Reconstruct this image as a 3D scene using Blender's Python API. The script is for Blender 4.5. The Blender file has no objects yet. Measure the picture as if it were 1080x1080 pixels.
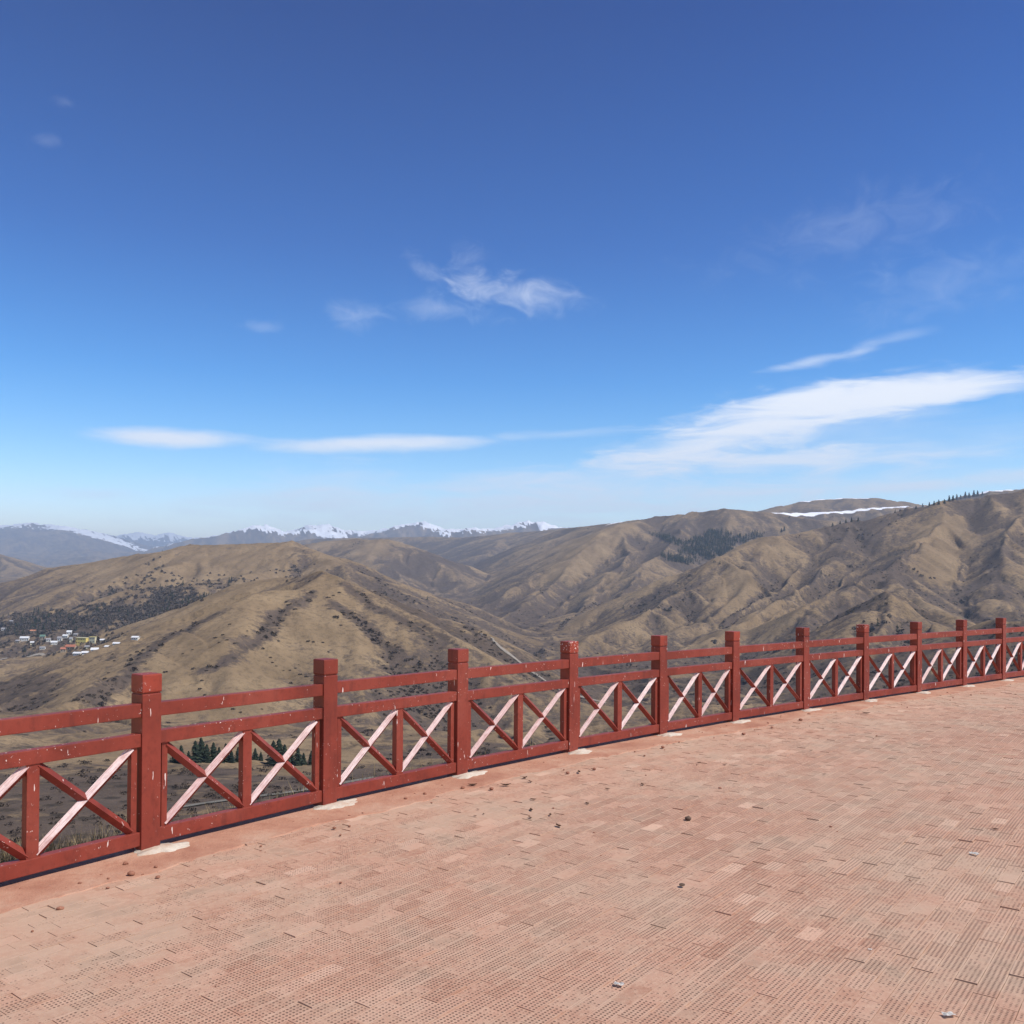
import bpy, bmesh, math, random
import numpy as np
from mathutils import Vector, Matrix

random.seed(7)
RNG = np.random.default_rng(11)
scene = bpy.context.scene
COL = scene.collection

# ------------------------------------------------------------------ camera
F_PX, CAM_H, PITCH, ROLL, HORIZ = 950.0, 1.7794, 0.010, 0.007, 612.0
CY = HORIZ - F_PX * math.tan(PITCH)
cam_d = bpy.data.cameras.new("camera")
cam = bpy.data.objects.new("camera", cam_d)
COL.objects.link(cam)
cam_d.sensor_width = 36.0
cam_d.lens = 36.0 * F_PX / 1080.0
cam_d.shift_y = (CY - 540.0) / 1080.0
cam_d.clip_start = 0.05
cam_d.clip_end = 120000.0
cam.matrix_world = (Matrix.Translation((0, 0, CAM_H))
                    @ Matrix.Rotation(math.pi / 2 + PITCH, 4, 'X')
                    @ Matrix.Rotation(ROLL, 4, 'Z'))
scene.camera = cam

# ------------------------------------------------------------------ exposure, sky, sun
scene.view_settings.view_transform = 'Standard'
scene.view_settings.look = 'None'
scene.view_settings.exposure = 0.27
scene.view_settings.gamma = 1.0
scene.view_settings.use_curve_mapping = False

SUN = Vector((0.55, -0.20, 0.82)).normalized()
SKY_STRENGTH, SUN_STRENGTH = 0.115, 4.4


class NT:
    """small helper for building node trees"""
    def __init__(self, tree):
        self.t = tree
        self.n = tree.nodes
        self.l = tree.links

    def new(self, kind, **kw):
        nd = self.n.new(kind)
        for k, v in kw.items():
            setattr(nd, k, v)
        return nd

    def put(self, sock, v):
        if isinstance(v, bpy.types.NodeSocket):
            self.l.new(v, sock)
        elif v is not None:
            if hasattr(sock.default_value, '__len__') and not isinstance(v, (int, float)):
                v = tuple(v)
                if len(sock.default_value) == 4 and len(v) == 3:
                    v = v + (1.0,)
            sock.default_value = v

    def m(self, op, a, b=None, c=None, clamp=False):
        nd = self.new('ShaderNodeMath', operation=op, use_clamp=clamp)
        for i, v in enumerate((a, b, c)):
            if v is not None:
                self.put(nd.inputs[i], v)
        return nd.outputs[0]

    def vm(self, op, a, b=None, s=None):
        nd = self.new('ShaderNodeVectorMath', operation=op)
        self.put(nd.inputs[0], a)
        if b is not None:
            self.put(nd.inputs[1], b)
        if s is not None:
            self.put(nd.inputs['Scale'], s)
        return nd.outputs['Value'] if op in ('DOT_PRODUCT', 'LENGTH') else nd.outputs[0]

    def smooth(self, x, a, b, lo=0.0, hi=1.0):
        nd = self.new('ShaderNodeMapRange', interpolation_type='SMOOTHSTEP')
        self.put(nd.inputs[0], x)
        for i, v in enumerate((a, b, lo, hi)):
            self.put(nd.inputs[i + 1], v)
        return nd.outputs[0]

    def noise(self, vec, scale, detail=4, rough=0.5, dist=0.0, color=False):
        nd = self.new('ShaderNodeTexNoise')
        self.put(nd.inputs['Vector'], vec)
        self.put(nd.inputs['Scale'], scale)
        self.put(nd.inputs['Detail'], detail)
        self.put(nd.inputs['Roughness'], rough)
        self.put(nd.inputs['Distortion'], dist)
        return nd.outputs['Color' if color else 'Fac']

    def mix(self, fac, a, b, blend='MIX'):
        nd = self.new('ShaderNodeMix', data_type='RGBA', blend_type=blend)
        self.put(nd.inputs[0], fac)
        self.put(nd.inputs[6], a)
        self.put(nd.inputs[7], b)
        return nd.outputs[2]

    def xyz(self, v):
        nd = self.new('ShaderNodeSeparateXYZ')
        self.put(nd.inputs[0], v)
        return nd.outputs

    def comb(self, x, y, z):
        nd = self.new('ShaderNodeCombineXYZ')
        for i, v in enumerate((x, y, z)):
            self.put(nd.inputs[i], v)
        return nd.outputs[0]

    def attr(self, name):
        return self.new('ShaderNodeAttribute', attribute_name=name)

    def ramp(self, fac, stops):
        nd = self.new('ShaderNodeValToRGB')
        cr = nd.color_ramp
        while len(cr.elements) < len(stops):
            cr.elements.new(0.5)
        for e, (p, c) in zip(cr.elements, stops):
            e.position = p
            e.color = tuple(c) + (1.0,)
        self.put(nd.inputs[0], fac)
        return nd.outputs[0]


def direction(px, py):
    """azimuth (from +Y to +X) and elevation of a sight line"""
    u = (px - 540.0) / F_PX
    v = (HORIZ + ROLL * (px - 540.0) - py) / F_PX
    return math.atan(u), math.atan(v / math.hypot(1.0, u))


world = bpy.data.worlds.new("World")
scene.world = world
world.use_nodes = True
W = NT(world.node_tree)
for nd in list(W.n):
    W.n.remove(nd)
sky = W.new('ShaderNodeTexSky', sky_type='NISHITA', sun_disc=False)
sky.sun_elevation = math.asin(SUN.z)
sky.sun_rotation = math.atan2(SUN.x, SUN.y)
sky.altitude = 1500.0
sky.air_density = 1.0
sky.dust_density = 0.6
sky.ozone_density = 3.0
dirv = W.new('ShaderNodeTexCoord').outputs['Generated']
dx, dy, dz = W.xyz(dirv)
az = W.m('ARCTAN2', dx, dy)
el = W.m('ARCSINE', dz)
# stretched noise in azimuth / elevation: thin cirrus drawn out sideways
nv = W.comb(az, W.m('MULTIPLY', el, 2.6), 0.3)
wob = W.noise(nv, 9.0, 3, 0.6)
fil = W.noise(W.comb(W.m('MULTIPLY', az, 1.0), W.m('MULTIPLY', el, 5.5), 1.7), 11.0, 8, 0.62, 0.6)
fine = W.noise(W.comb(az, W.m('MULTIPLY', el, 1.7), 4.1), 26.0, 8, 0.6, 0.8)


def cloud(px, py, rx, ry, tilt, amount, soft=0.7, tex=None, kn=0.9):
    a0, e0 = direction(px, py)
    s = 1.0 / F_PX
    x = W.m('SUBTRACT', az, a0)
    y = W.m('SUBTRACT', el, e0)
    t = math.radians(tilt)
    xr = W.m('ADD', W.m('MULTIPLY', x, math.cos(t) / (rx * s)), W.m('MULTIPLY', y, math.sin(t) / (rx * s)))
    yr = W.m('ADD', W.m('MULTIPLY', x, -math.sin(t) / (ry * s)), W.m('MULTIPLY', y, math.cos(t) / (ry * s)))
    yr = W.m('ADD', yr, W.m('MULTIPLY', W.m('SUBTRACT', wob, 0.5), 0.9))
    r = W.m('SQRT', W.m('ADD', W.m('MULTIPLY', xr, xr), W.m('MULTIPLY', yr, yr)))
    d = W.m('SUBTRACT', W.m('ADD', 1.0, W.m('MULTIPLY', W.m('SUBTRACT', tex if tex is not None else fil, 0.5), kn)), r)
    return W.smooth(d, 0.0, soft, 0.0, amount)


clouds = [
    cloud(955, 412, 168, 18, 0, 0.93, 0.8, None, 1.0),
    cloud(890, 424, 165, 27, 5, 0.92, 0.8, None, 1.3),
    cloud(800, 448, 145, 38, 8, 0.88, 0.9, None, 1.5),
    cloud(745, 472, 135, 27, 4, 0.80, 1.0, None, 1.7),
    cloud(810, 486, 260, 18, 1, 0.80, 1.0, None, 1.6),
    cloud(880, 455, 170, 36, 3, 0.34, 1.4),
    cloud(855, 381, 60, 7, 9, 0.46, 1.1, None, 1.6),
    cloud(905, 370, 30, 9, 10, 0.36, 1.2, None, 1.8),
    cloud(945, 355, 42, 7, 6, 0.22, 1.3, None, 1.8),
    cloud(545, 308, 85, 24, -8, 0.46, 1.6, fine, 2.1),
    cloud(500, 300, 42, 34, -30, 0.42, 1.7, fine, 2.3),
    cloud(448, 285, 30, 14, -25, 0.30, 1.5, fine, 2.2),
    cloud(460, 325, 62, 18, 8, 0.24, 1.6, fine, 2.2),
    cloud(370, 333, 40, 20, 0, 0.30, 1.6, fine, 2.2),
    cloud(275, 344, 26, 8, 0, 0.12, 1.4, fine, 2.4),
    cloud(178, 461, 100, 12, 1, 0.88, 0.8, None, 0.8),
    cloud(400, 468, 165, 12, 3, 0.88, 0.9, None, 0.8),
    cloud(330, 474, 70, 7, 0, 0.40, 1.0, None, 0.8),
    cloud(590, 458, 120, 8, 2, 0.34, 1.3, None, 1.2),
    cloud(335, 514, 115, 32, 4, 0.74, 1.4, None, 1.5),
    cloud(105, 521, 65, 9, 0, 0.40, 1.2),
    cloud(620, 515, 290, 34, 0, 0.74, 1.4, None, 1.7),
    cloud(500, 540, 560, 34, 0, 0.66, 1.5, None, 1.3),
    cloud(960, 512, 160, 12, 3, 0.66, 1.2),
    cloud(800, 518, 280, 26, 2, 0.66, 1.4, None, 1.7),
    cloud(1080, 503, 110, 12, 3, 0.60, 1.3),
    cloud(900, 240, 170, 44, 8, 0.10, 1.6, fine, 2.6),
    cloud(1000, 300, 110, 34, 4, 0.12, 1.6, fine, 2.6),
    cloud(62, 105, 14, 6, 0, 0.09, 1.3, fine, 2.4),
    cloud(45, 146, 16, 7, 0, 0.07, 1.3, fine, 2.4),
    cloud(1000, 470, 200, 26, 2, 0.36, 1.6),
]
trans = W.m('SUBTRACT', 1.0, clouds[0])
for c in clouds[1:]:
    trans = W.m('MULTIPLY', trans, W.m('SUBTRACT', 1.0, c))
cov = W.m('SUBTRACT', 1.0, trans)
bgs = W.new('ShaderNodeBackground')
hsv = W.new('ShaderNodeHueSaturation')
hsv.inputs['Saturation'].default_value = 1.35
W.put(hsv.inputs['Color'], sky.outputs[0])
gam = W.new('ShaderNodeGamma')
gam.inputs['Gamma'].default_value = 1.22
W.put(gam.inputs['Color'], hsv.outputs[0])
# deep mountain sky overhead, pale and veiled towards the horizon
grad = W.ramp(W.m('DIVIDE', el, math.radians(40.0)), [(0.0, (2.9, 1.85, 1.36)), (0.11, (2.25, 1.58, 1.24)), (0.20, (1.50, 1.26, 1.06)), (0.31, (0.74, 1.00, 0.98)), (0.50, (0.34, 0.66, 0.79)), (0.80, (0.02, 0.40, 0.58)), (1.0, (0.0, 0.35, 0.53))])
tint = W.mix(1.0, gam.outputs[0], grad, 'MULTIPLY')
W.put(bgs.inputs['Color'], tint)
bgs.inputs['Strength'].default_value = SKY_STRENGTH
bgc = W.new('ShaderNodeBackground')
W.put(bgc.inputs['Color'], (0.86, 0.90, 0.97))
bgc.inputs['Strength'].default_value = 1.05
mixs = W.new('ShaderNodeMixShader')
W.put(mixs.inputs[0], cov)
W.l.new(bgs.outputs[0], mixs.inputs[1])
W.l.new(bgc.outputs[0], mixs.inputs[2])
wo = W.new('ShaderNodeOutputWorld')
W.l.new(mixs.outputs[0], wo.inputs['Surface'])

sun_d = bpy.data.lights.new("sun", 'SUN')
sun_d.energy = SUN_STRENGTH
sun_d.angle = math.radians(0.53)
sun_d.color = (1.0, 0.945, 0.87)
sun_o = bpy.data.objects.new("sun", sun_d)
COL.objects.link(sun_o)
sun_o.rotation_euler = SUN.to_track_quat('Z', 'Y').to_euler()


# ------------------------------------------------------------------ tagging and mesh helpers
def tag(o, label=None, cat=None, group=None, kind=None):
    if label:
        o['label'] = label
    if cat:
        o['category'] = cat
    if group:
        o['group'] = group
    if kind:
        o['kind'] = kind
    return o


def link(name, me, mats=None, parent=None):
    o = bpy.data.objects.new(name, me)
    COL.objects.link(o)
    if mats is not None:
        for m_ in (mats if isinstance(mats, (list, tuple)) else [mats]):
            me.materials.append(m_)
    if parent is not None:
        o.parent = parent
    return o


def np_mesh(name, verts, faces, smooth=False):
    """verts n x 3, faces m x k (numpy) -> mesh"""
    me = bpy.data.meshes.new(name)
    verts = np.ascontiguousarray(verts, dtype=np.float32)
    faces = np.ascontiguousarray(faces, dtype=np.int32)
    nf, k = faces.shape
    me.vertices.add(len(verts))
    me.vertices.foreach_set('co', verts.ravel())
    me.loops.add(nf * k)
    me.loops.foreach_set('vertex_index', faces.ravel())
    me.polygons.add(nf)
    me.polygons.foreach_set('loop_start', np.arange(0, nf * k, k, dtype=np.int32))
    me.polygons.foreach_set('loop_total', np.full(nf, k, dtype=np.int32))
    me.polygons.foreach_set('use_smooth', np.full(nf, bool(smooth)))
    me.update(calc_edges=True)
    return me


def bm_mesh(name, bm):
    me = bpy.data.meshes.new(name)
    bm.normal_update()
    bm.to_mesh(me)
    bm.free()
    return me


def empty(name, loc=(0, 0, 0), rz=0.0):
    o = bpy.data.objects.new(name, None)
    COL.objects.link(o)
    o.location = loc
    o.rotation_euler = (0, 0, rz)
    o.empty_display_size = 0.2
    return o


def frame_box(bm, org, ax, ay, az_, x, y, z, bev=0.0):
    """box in a local frame: org + x*ax + y*ay + z*az over the given ranges"""
    vs = []
    for k in (0, 1):
        for j in (0, 1):
            for i in (0, 1):
                vs.append(bm.verts.new(org + ax * x[i] + ay * y[j] + az_ * z[k]))
    q = [(0, 2, 3, 1), (4, 5, 7, 6), (0, 1, 5, 4), (2, 6, 7, 3), (0, 4, 6, 2), (1, 3, 7, 5)]
    fs = [bm.faces.new([vs[a] for a in f]) for f in q]
    if bev > 0:
        es = list({e for f in fs for e in f.edges})
        bmesh.ops.bevel(bm, geom=es, offset=bev, segments=2, profile=0.6, affect='EDGES')
    bmesh.ops.recalc_face_normals(bm, faces=bm.faces[:])


# ------------------------------------------------------------------ numpy noise
def hash2(ix, iy, seed=0):
    h = (ix.astype(np.int64) * 374761393 + iy.astype(np.int64) * 668265263 + seed * 974634331) & 0x7fffffff
    h = ((h ^ (h >> 13)) * 1274126177) & 0x7fffffff
    h = h ^ (h >> 16)
    return (h & 0xffff).astype(np.float32) / 65535.0


def vnoise(x, y, seed=0):
    ix = np.floor(x)
    iy = np.floor(y)
    fx = (x - ix).astype(np.float32)
    fy = (y - iy).astype(np.float32)
    fx = fx * fx * fx * (fx * (fx * 6 - 15) + 10)
    fy = fy * fy * fy * (fy * (fy * 6 - 15) + 10)
    a = hash2(ix, iy, seed)
    b = hash2(ix + 1, iy, seed)
    c = hash2(ix, iy + 1, seed)
    d = hash2(ix + 1, iy + 1, seed)
    return a + (b - a) * fx + (c - a) * fy + (a - b - c + d) * fx * fy


def fbm(x, y, oct_=4, seed=0, gain=0.5):
    s, a, t = 0.0, 1.0, 0.0
    for k in range(oct_):
        s = s + a * (vnoise(x * 2 ** k + 17.3 * k, y * 2 ** k - 9.1 * k, seed + k) - 0.5)
        t += a
        a *= gain
    return s / t * 2.0


def sstep(a, b, x):
    t = np.clip((x - a) / (b - a), 0, 1)
    return t * t * (3 - 2 * t)


# ------------------------------------------------------------------ the fence line (arc on the ground)
def fence_curve():
    s = np.linspace(-9.0, 30.0, 3901)
    sc = np.clip(s, -9.0, 15.0)
    h = 0.6384 + 0.0364 * sc - 0.0013 * sc ** 2
    d = s[1] - s[0]
    x = np.concatenate([[0], np.cumsum(np.sin((h[1:] + h[:-1]) / 2)) * d])
    y = np.concatenate([[0], np.cumsum(np.cos((h[1:] + h[:-1]) / 2)) * d])
    i0 = 900
    return s, x - x[i0] - 2.3824, y - y[i0] + 5.8356, h


FS, FX, FY, FH = fence_curve()


def fence_at(s):
    p = Vector((float(np.interp(s, FS, FX)), float(np.interp(s, FS, FY)), 0.0))
    h = float(np.interp(s, FS, FH))
    return p, Vector((math.sin(h), math.cos(h), 0)), Vector((math.cos(h), -math.sin(h), 0))


def fence_sd(x, y):
    """signed distance to the fence line, positive on the plaza side"""
    pts = list(range(0, len(FS), 60))
    best = np.full(np.shape(x), 1e9, dtype=np.float32)
    sg = np.zeros(np.shape(x), dtype=np.float32)
    for a, b in zip(pts[:-1], pts[1:]):
        ax, ay, bx, by = FX[a], FY[a], FX[b], FY[b]
        ex, ey = bx - ax, by - ay
        t = ((x - ax) * ex + (y - ay) * ey) / (ex * ex + ey * ey)
        lo = -500.0 if a == 0 else 0.0
        hi = 500.0 if b == pts[-1] else 1.0
        t = np.clip(t, lo, hi)
        qx, qy = x - ax - ex * t, y - ay - ey * t
        d = np.hypot(qx, qy)
        side = np.sign(qx * ey - qy * ex)
        m_ = d < best
        best = np.where(m_, d, best)
        sg = np.where(m_, side, sg)
    return best * sg


# ------------------------------------------------------------------ terrain
def P(px, py, Z):
    return ((px - 540.0) / F_PX * Z, Z, CAM_H + (HORIZ + ROLL * (px - 540.0) - py) / F_PX * Z)


# every ridge: crest points, slope of its flanks, roundness of its crest (m)
RIDGES = [
    # the near tan hill on the left and its spurs
    ([P(20, 772, 560), P(60, 745, 640), P(110, 713, 720), P(170, 676, 820), P(225, 646, 900), P(270, 624, 960), P(345, 608, 1040)], 0.40, 60),
    ([P(345, 608, 1040), P(368, 613, 1090), P(395, 630, 1150), P(430, 650, 1220), P(470, 676, 1290), P(520, 700, 1340)], 0.50, 30),
    ([P(345, 608, 1040), P(335, 606, 1180), P(300, 611, 1300), P(270, 622, 1380)], 0.40, 60),
    ([P(345, 608, 1040), P(352, 640, 950), P(370, 690, 820), P(400, 735, 720)], 0.42, 55),
    ([P(270, 624, 960), P(262, 665, 850), P(250, 715, 730), P(230, 760, 640)], 0.42, 55),
    # the long grassy ridge behind it
    ([P(-260, 640, 2700), P(-100, 632, 2600), P(0, 618, 2550), P(50, 598, 2500), P(140, 583, 2400), P(200, 575, 2350), P(300, 571, 2300),
      P(330, 578, 2200), P(370, 595, 2050), P(410, 619, 1900), P(445, 635, 1800), P(482, 652, 1700), P(520, 677, 1600), P(548, 697, 1520)], 0.42, 60),
    ([P(300, 571, 2300), P(288, 600, 2050), P(260, 607, 1880), P(200, 612, 1820), P(140, 621, 1800), P(90, 634, 1830), P(40, 652, 1880), P(-40, 670, 1900)], 0.45, 35),
    ([P(200, 575, 2350), P(190, 590, 2150), P(150, 604, 2050), P(100, 618, 2000)], 0.40, 40),
    # far left pink hill
    ([P(-160, 560, 6000), P(-40, 574, 6000), P(0, 586, 5900), P(28, 603, 5600), P(45, 615, 5300)], 0.35, 80),
    # tan hill behind, up the valley
    ([P(180, 580, 4800), P(300, 575, 4700), P(340, 570, 4600), P(375, 568, 4500), P(405, 570, 4400), P(435, 580, 4300), P(470, 598, 4100), P(486, 612, 3900)], 0.38, 80),
    ([P(405, 568, 4400), P(410, 590, 4100), P(425, 612, 3800)], 0.4, 60),
    # grey purple hills closing the valley
    ([P(330, 568, 8200), P(400, 567, 8000), P(450, 566, 7800), P(490, 567, 7600), P(540, 562, 7200), P(592, 558, 6800), P(640, 552, 6400)], 0.33, 120),
    ([P(540, 562, 7200), P(520, 576, 6300), P(500, 592, 5600), P(480, 606, 4900)], 0.35, 80),
    ([P(592, 557, 6800), P(570, 578, 5600), P(545, 596, 4700), P(505, 620, 3900), P(470, 640, 3200)], 0.38, 70),
    # long ridge right of the valley
    ([P(592, 558, 5600), P(640, 552, 4700), P(672, 548, 4300), P(690, 544, 4200), P(725, 540, 4150), P(760, 536, 4100), P(800, 540, 4100), P(840, 546, 4000), P(900, 552, 3900)], 0.42, 50),
    ([P(690, 544, 4200), P(655, 552, 3900), P(618, 580, 3450), P(598, 597, 3200), P(575, 617, 2950), P(547, 641, 2600), P(520, 664, 2250)], 0.46, 40),
    ([P(655, 552, 3900), P(668, 580, 3450), P(650, 600, 3100), P(625, 628, 2700), P(590, 655, 2300), P(560, 680, 1950)], 0.5, 30),
    ([P(725, 540, 4150), P(712, 562, 3650), P(697, 587, 3150), P(655, 622, 2600), P(610, 660, 2150), P(580, 690, 1850)], 0.52, 28),
    ([P(618, 580, 3450), P(580, 598, 3300), P(545, 612, 3150), P(510, 635, 2900)], 0.46, 35),
    # snowy dome
    ([P(770, 548, 5900), P(800, 541, 5900), P(822, 533, 5900), P(850, 528, 5900), P(885, 525, 5900), P(920, 525, 5900), P(950, 528, 5900), P(985, 533, 5900), P(1060, 540, 5900)], 0.3, 90),
    ([P(740, 545, 5000), P(790, 541, 5000), P(850, 540, 5000), P(890, 538, 5000), P(920, 535, 5000), P(960, 533, 5000), P(1010, 538, 5000)], 0.36, 50),
    ([P(990, 530, 4700), P(1020, 521, 4700), P(1040, 517, 4700), P(1066, 516, 4700), P(1110, 512, 4700)], 0.35, 60),
    # near ridge on the right with its spurs
    ([P(1330, 494, 2700), P(1200, 505, 2550), P(1080, 517, 2500), P(1030, 521, 2500), P(990, 529, 2500), P(960, 535, 2550), P(900, 548, 2600), P(870, 554, 2550),
      P(810, 567, 2400), P(755, 586, 2200), P(712, 618, 2000), P(675, 641, 1850), P(640, 668, 1700), P(610, 695, 1560)], 0.46, 32),
    ([P(990, 529, 2500), P(985, 546, 2350), P(966, 566, 2150), P(948, 592, 1900)], 0.55, 20),
    ([P(948, 592, 1900), P(910, 612, 1740), P(862, 638, 1580), P(825, 670, 1430), P(790, 700, 1300)], 0.55, 20),
    ([P(948, 592, 1900), P(962, 618, 1700), P(985, 640, 1560), P(1020, 668, 1400)], 0.5, 30),
    ([P(900, 549, 2600), P(882, 578, 2280), P(832, 620, 1960), P(780, 660, 1680), P(740, 694, 1460)], 0.5, 28),
    ([P(810, 567, 2400), P(790, 600, 2120), P(745, 645, 1830), P(700, 680, 1600)], 0.5, 28),
    ([P(1080, 517, 2500), P(1062, 560, 2150), P(1050, 600, 1850), P(1075, 640, 1600), P(1110, 675, 1400)], 0.48, 32),
    ([P(1200, 505, 2550), P(1180, 570, 2050), P(1170, 640, 1600)], 0.48, 32),
    # the rounded foothill just beyond the fence
    ([P(850, 688, 1080), P(885, 668, 1130), P(912, 645, 1200), P(932, 625, 1260), P(952, 626, 1250), P(985, 648, 1180), P(1040, 672, 1080), P(1120, 690, 1000)], 0.46, 26),
    ([P(932, 625, 1260), P(925, 665, 1080), P(905, 700, 930)], 0.45, 26),
    ([P(1060, 650, 900), P(1130, 640, 880), P(1230, 640, 850)], 0.42, 35),
]
MOUNTAINS = [
    ([P(-200, 560, 21000), P(-60, 557, 21000), P(0, 555.5, 21000), P(32, 555, 21000), P(60, 556, 21000), P(80, 562, 20500), P(110, 570, 20000), P(140, 578, 19500)], 0.30, 260),
    ([P(32, 555, 21000), P(20, 585, 15500), P(0, 600, 12500)], 0.24, 300),
    ([P(60, 556, 21000), P(90, 583, 15500), P(100, 600, 12500)], 0.24, 300),
    ([P(60, 572, 29000), P(110, 568, 29000), P(133, 565, 29000), P(150, 562.5, 29000), P(168, 566, 29000), P(180, 563.5, 29000), P(196, 567, 29000), P(240, 571, 29000)], 0.34, 200),
    ([P(190, 571, 16500), P(215, 568, 16500), P(240, 561, 16500), P(265, 558, 16500), P(290, 554.5, 16500), P(308, 558, 16500), P(325, 563, 16500), P(345, 567, 16500)], 0.34, 170),
    ([P(310, 565, 17500), P(330, 559, 17500), P(345, 553, 17500), P(362, 557, 17500), P(380, 559, 17500), P(400, 558, 17500), P(420, 563, 17500)], 0.34, 170),
    ([P(400, 564, 16000), P(425, 557, 16000), P(445, 553.5, 16000), P(463, 558, 16000), P(480, 560, 16000), P(510, 561, 16000)], 0.34, 170),
    ([P(480, 562, 14500), P(515, 558, 14500), P(535, 555, 14500), P(552, 552, 14500), P(572, 554, 14500), P(592, 559, 14500), P(640, 562, 14500)], 0.34, 170),
    ([P(600, 560, 13000), P(700, 556, 13000), P(900, 556, 13000), P(1300, 552, 13000)], 0.3, 170),
]
FLOOR_Y = np.array([0, 120, 200, 300, 400, 700, 1000, 1500, 2500, 4000, 6000, 9000, 40000.])
FLOOR_Z = np.array([-30, -52, -60, -68, -78, -102, -122, -132, -98, -45, 30, 60, 200.])


def smax(a, b, k):
    h = np.maximum(k - np.abs(a - b), 0) / k
    return np.maximum(a, b) + h * h * k * 0.25


def ridge_h(x, y, pts, s, w):
    out = np.full(x.shape, -1e6, dtype=np.float32)
    for (ax, ay, az_), (bx, by, bz) in zip(pts[:-1], pts[1:]):
        ex, ey = bx - ax, by - ay
        t = np.clip(((x - ax) * ex + (y - ay) * ey) / (ex * ex + ey * ey), 0, 1)
        qx, qy = x - ax - ex * t, y - ay - ey * t
        d2 = qx * qx + qy * qy
        np.maximum(out, az_ + (bz - az_) * t - s * (np.sqrt(d2 + w * w) - w), out=out)
    return out


def base_height(x, y):
    x = x.astype(np.float32)
    y = y.astype(np.float32)
    r = np.hypot(x, y)
    big = sstep(500, 1600, r)
    wx = x + fbm(x / 330, y / 330, 3, 3) * 45 * big
    wy = y + fbm(x / 330, y / 330, 3, 8) * 45 * big
    n1 = fbm(x / 420, y / 420, 3, 21)
    h = np.interp(y, FLOOR_Y, FLOOR_Z).astype(np.float32) + fbm(x / 90, y / 90, 3, 5) * 5 * sstep(60, 250, r)
    h = h + fbm(x / 600, y / 600, 2, 6) * 18 * sstep(300, 900, r)
    sel = r > 260
    hs = h[sel]
    for pts, s, w in RIDGES:
        zz = ridge_h(wx[sel], wy[sel], pts, s, w)
        hs = smax(hs, zz, 15.0)
    h[sel] = hs
    far = r > 6500
    if far.any():
        hf = h[far]
        gx = x[far] + fbm(x[far] / 2600, y[far] / 2600, 3, 31) * 300
        gy = y[far] + fbm(x[far] / 2600, y[far] / 2600, 3, 37) * 300
        for pts, s, w in MOUNTAINS:
            hf = smax(hf, ridge_h(gx, gy, pts, s, w), 90.0)
        hf = hf + (0.5 - np.abs(fbm(x[far] / 1500, y[far] / 1500, 5, 33, 0.6))) * 190 * sstep(10500, 13000, r[far]) - 30 * sstep(10500, 13000, r[far])
        h[far] = hf
    # the slope that falls away below the platform
    near = r < 420
    if near.any():
        d = -fence_sd(x[near], y[near])
        sl = -0.22 - 0.60 * np.maximum(d - 0.7, 0) + fbm(x[near] / 7, y[near] / 7, 3, 41) * 0.5 * sstep(1, 8, d)
        sl = np.where(d < 0.4, -0.45, sl)
        hn = h[near]
        h[near] = np.where(sl > hn - 12, smax(hn, sl, 12.0), hn)
        h[near] = np.where(d < 0.7, sl, h[near])
    return h


def stripes(x, y, gx, gy, wl, seed):
    """gullies: waves whose crests run down the slope, in overlapping cells"""
    sl = np.hypot(gx, gy) + 1e-5
    dxn, dyn = -gy / sl, gx / sl
    px, py = x / wl, y / wl
    ix, iy = np.floor(px), np.floor(py)
    fx, fy = (px - ix).astype(np.float32), (py - iy).astype(np.float32)
    va = np.zeros_like(fx)
    wt = np.zeros_like(fx)
    dv = np.zeros_like(fx)
    for i in (-1, 0, 1, 2):
        for j in (-1, 0, 1, 2):
            hx = hash2(ix + i, iy + j, seed) * 0.8
            hy = hash2(ix + i, iy + j, seed + 50) * 0.8
            qx, qy = fx - i - hx + 0.4, fy - j - hy + 0.4
            w = np.exp(-2.2 * (qx * qx + qy * qy))
            mg = (qx * dxn + qy * dyn) * (2 * math.pi)
            va += w * np.cos(mg)
            dv -= w * np.sin(mg)
            wt += w
    va /= wt
    dv /= wt
    return va, dv * dxn * (2 * math.pi / wl), dv * dyn * (2 * math.pi / wl)


def terrain_grid(rs, ths):
    th, r = np.meshgrid(ths, rs)
    x = (r * np.sin(th)).astype(np.float32)
    y = (r * np.cos(th)).astype(np.float32)
    h = base_height(x, y)
    # gradient through the polar parameters
    hr = np.gradient(h, rs, axis=0)
    ht = np.gradient(h, ths, axis=1) / r
    gx = hr * np.sin(th) + ht * np.cos(th)
    gy = hr * np.cos(th) - ht * np.sin(th)
    gx, gy = gx.astype(np.float32), gy.astype(np.float32)
    gul = np.zeros_like(h)
    near_fade = sstep(300, 700, r)
    for wl, k, sd_, r0 in ((620, 0.022, 1, 9e9), (240, 0.040, 2, 9e9), (105, 0.044, 3, 7000), (46, 0.048, 4, 4200), (21, 0.045, 5, 2800)):
        wl_ = wl
        va, ex, ey = stripes(x, y, gx, gy, wl_, sd_)
        slope = np.clip(np.hypot(gx, gy) / 0.42, 0, 1.15)
        am = wl_ * k * slope * near_fade * (1 - sstep(r0 * 0.8, r0 * 1.1, r) if r0 < 1e9 else 1)
        amf = np.where(r > 9000, 2.2, 1.0) * am
        h = h + amf * (va - 0.55)
        gx = gx + amf * ex
        gy = gy + amf * ey
        gul += (-va) * (0.9 if wl > 80 else 0.5)
    h = h + fbm(x / 26, y / 26, 4, 61) * 1.3 * sstep(300, 800, r)
    return x, y, h, gul, r


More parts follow.
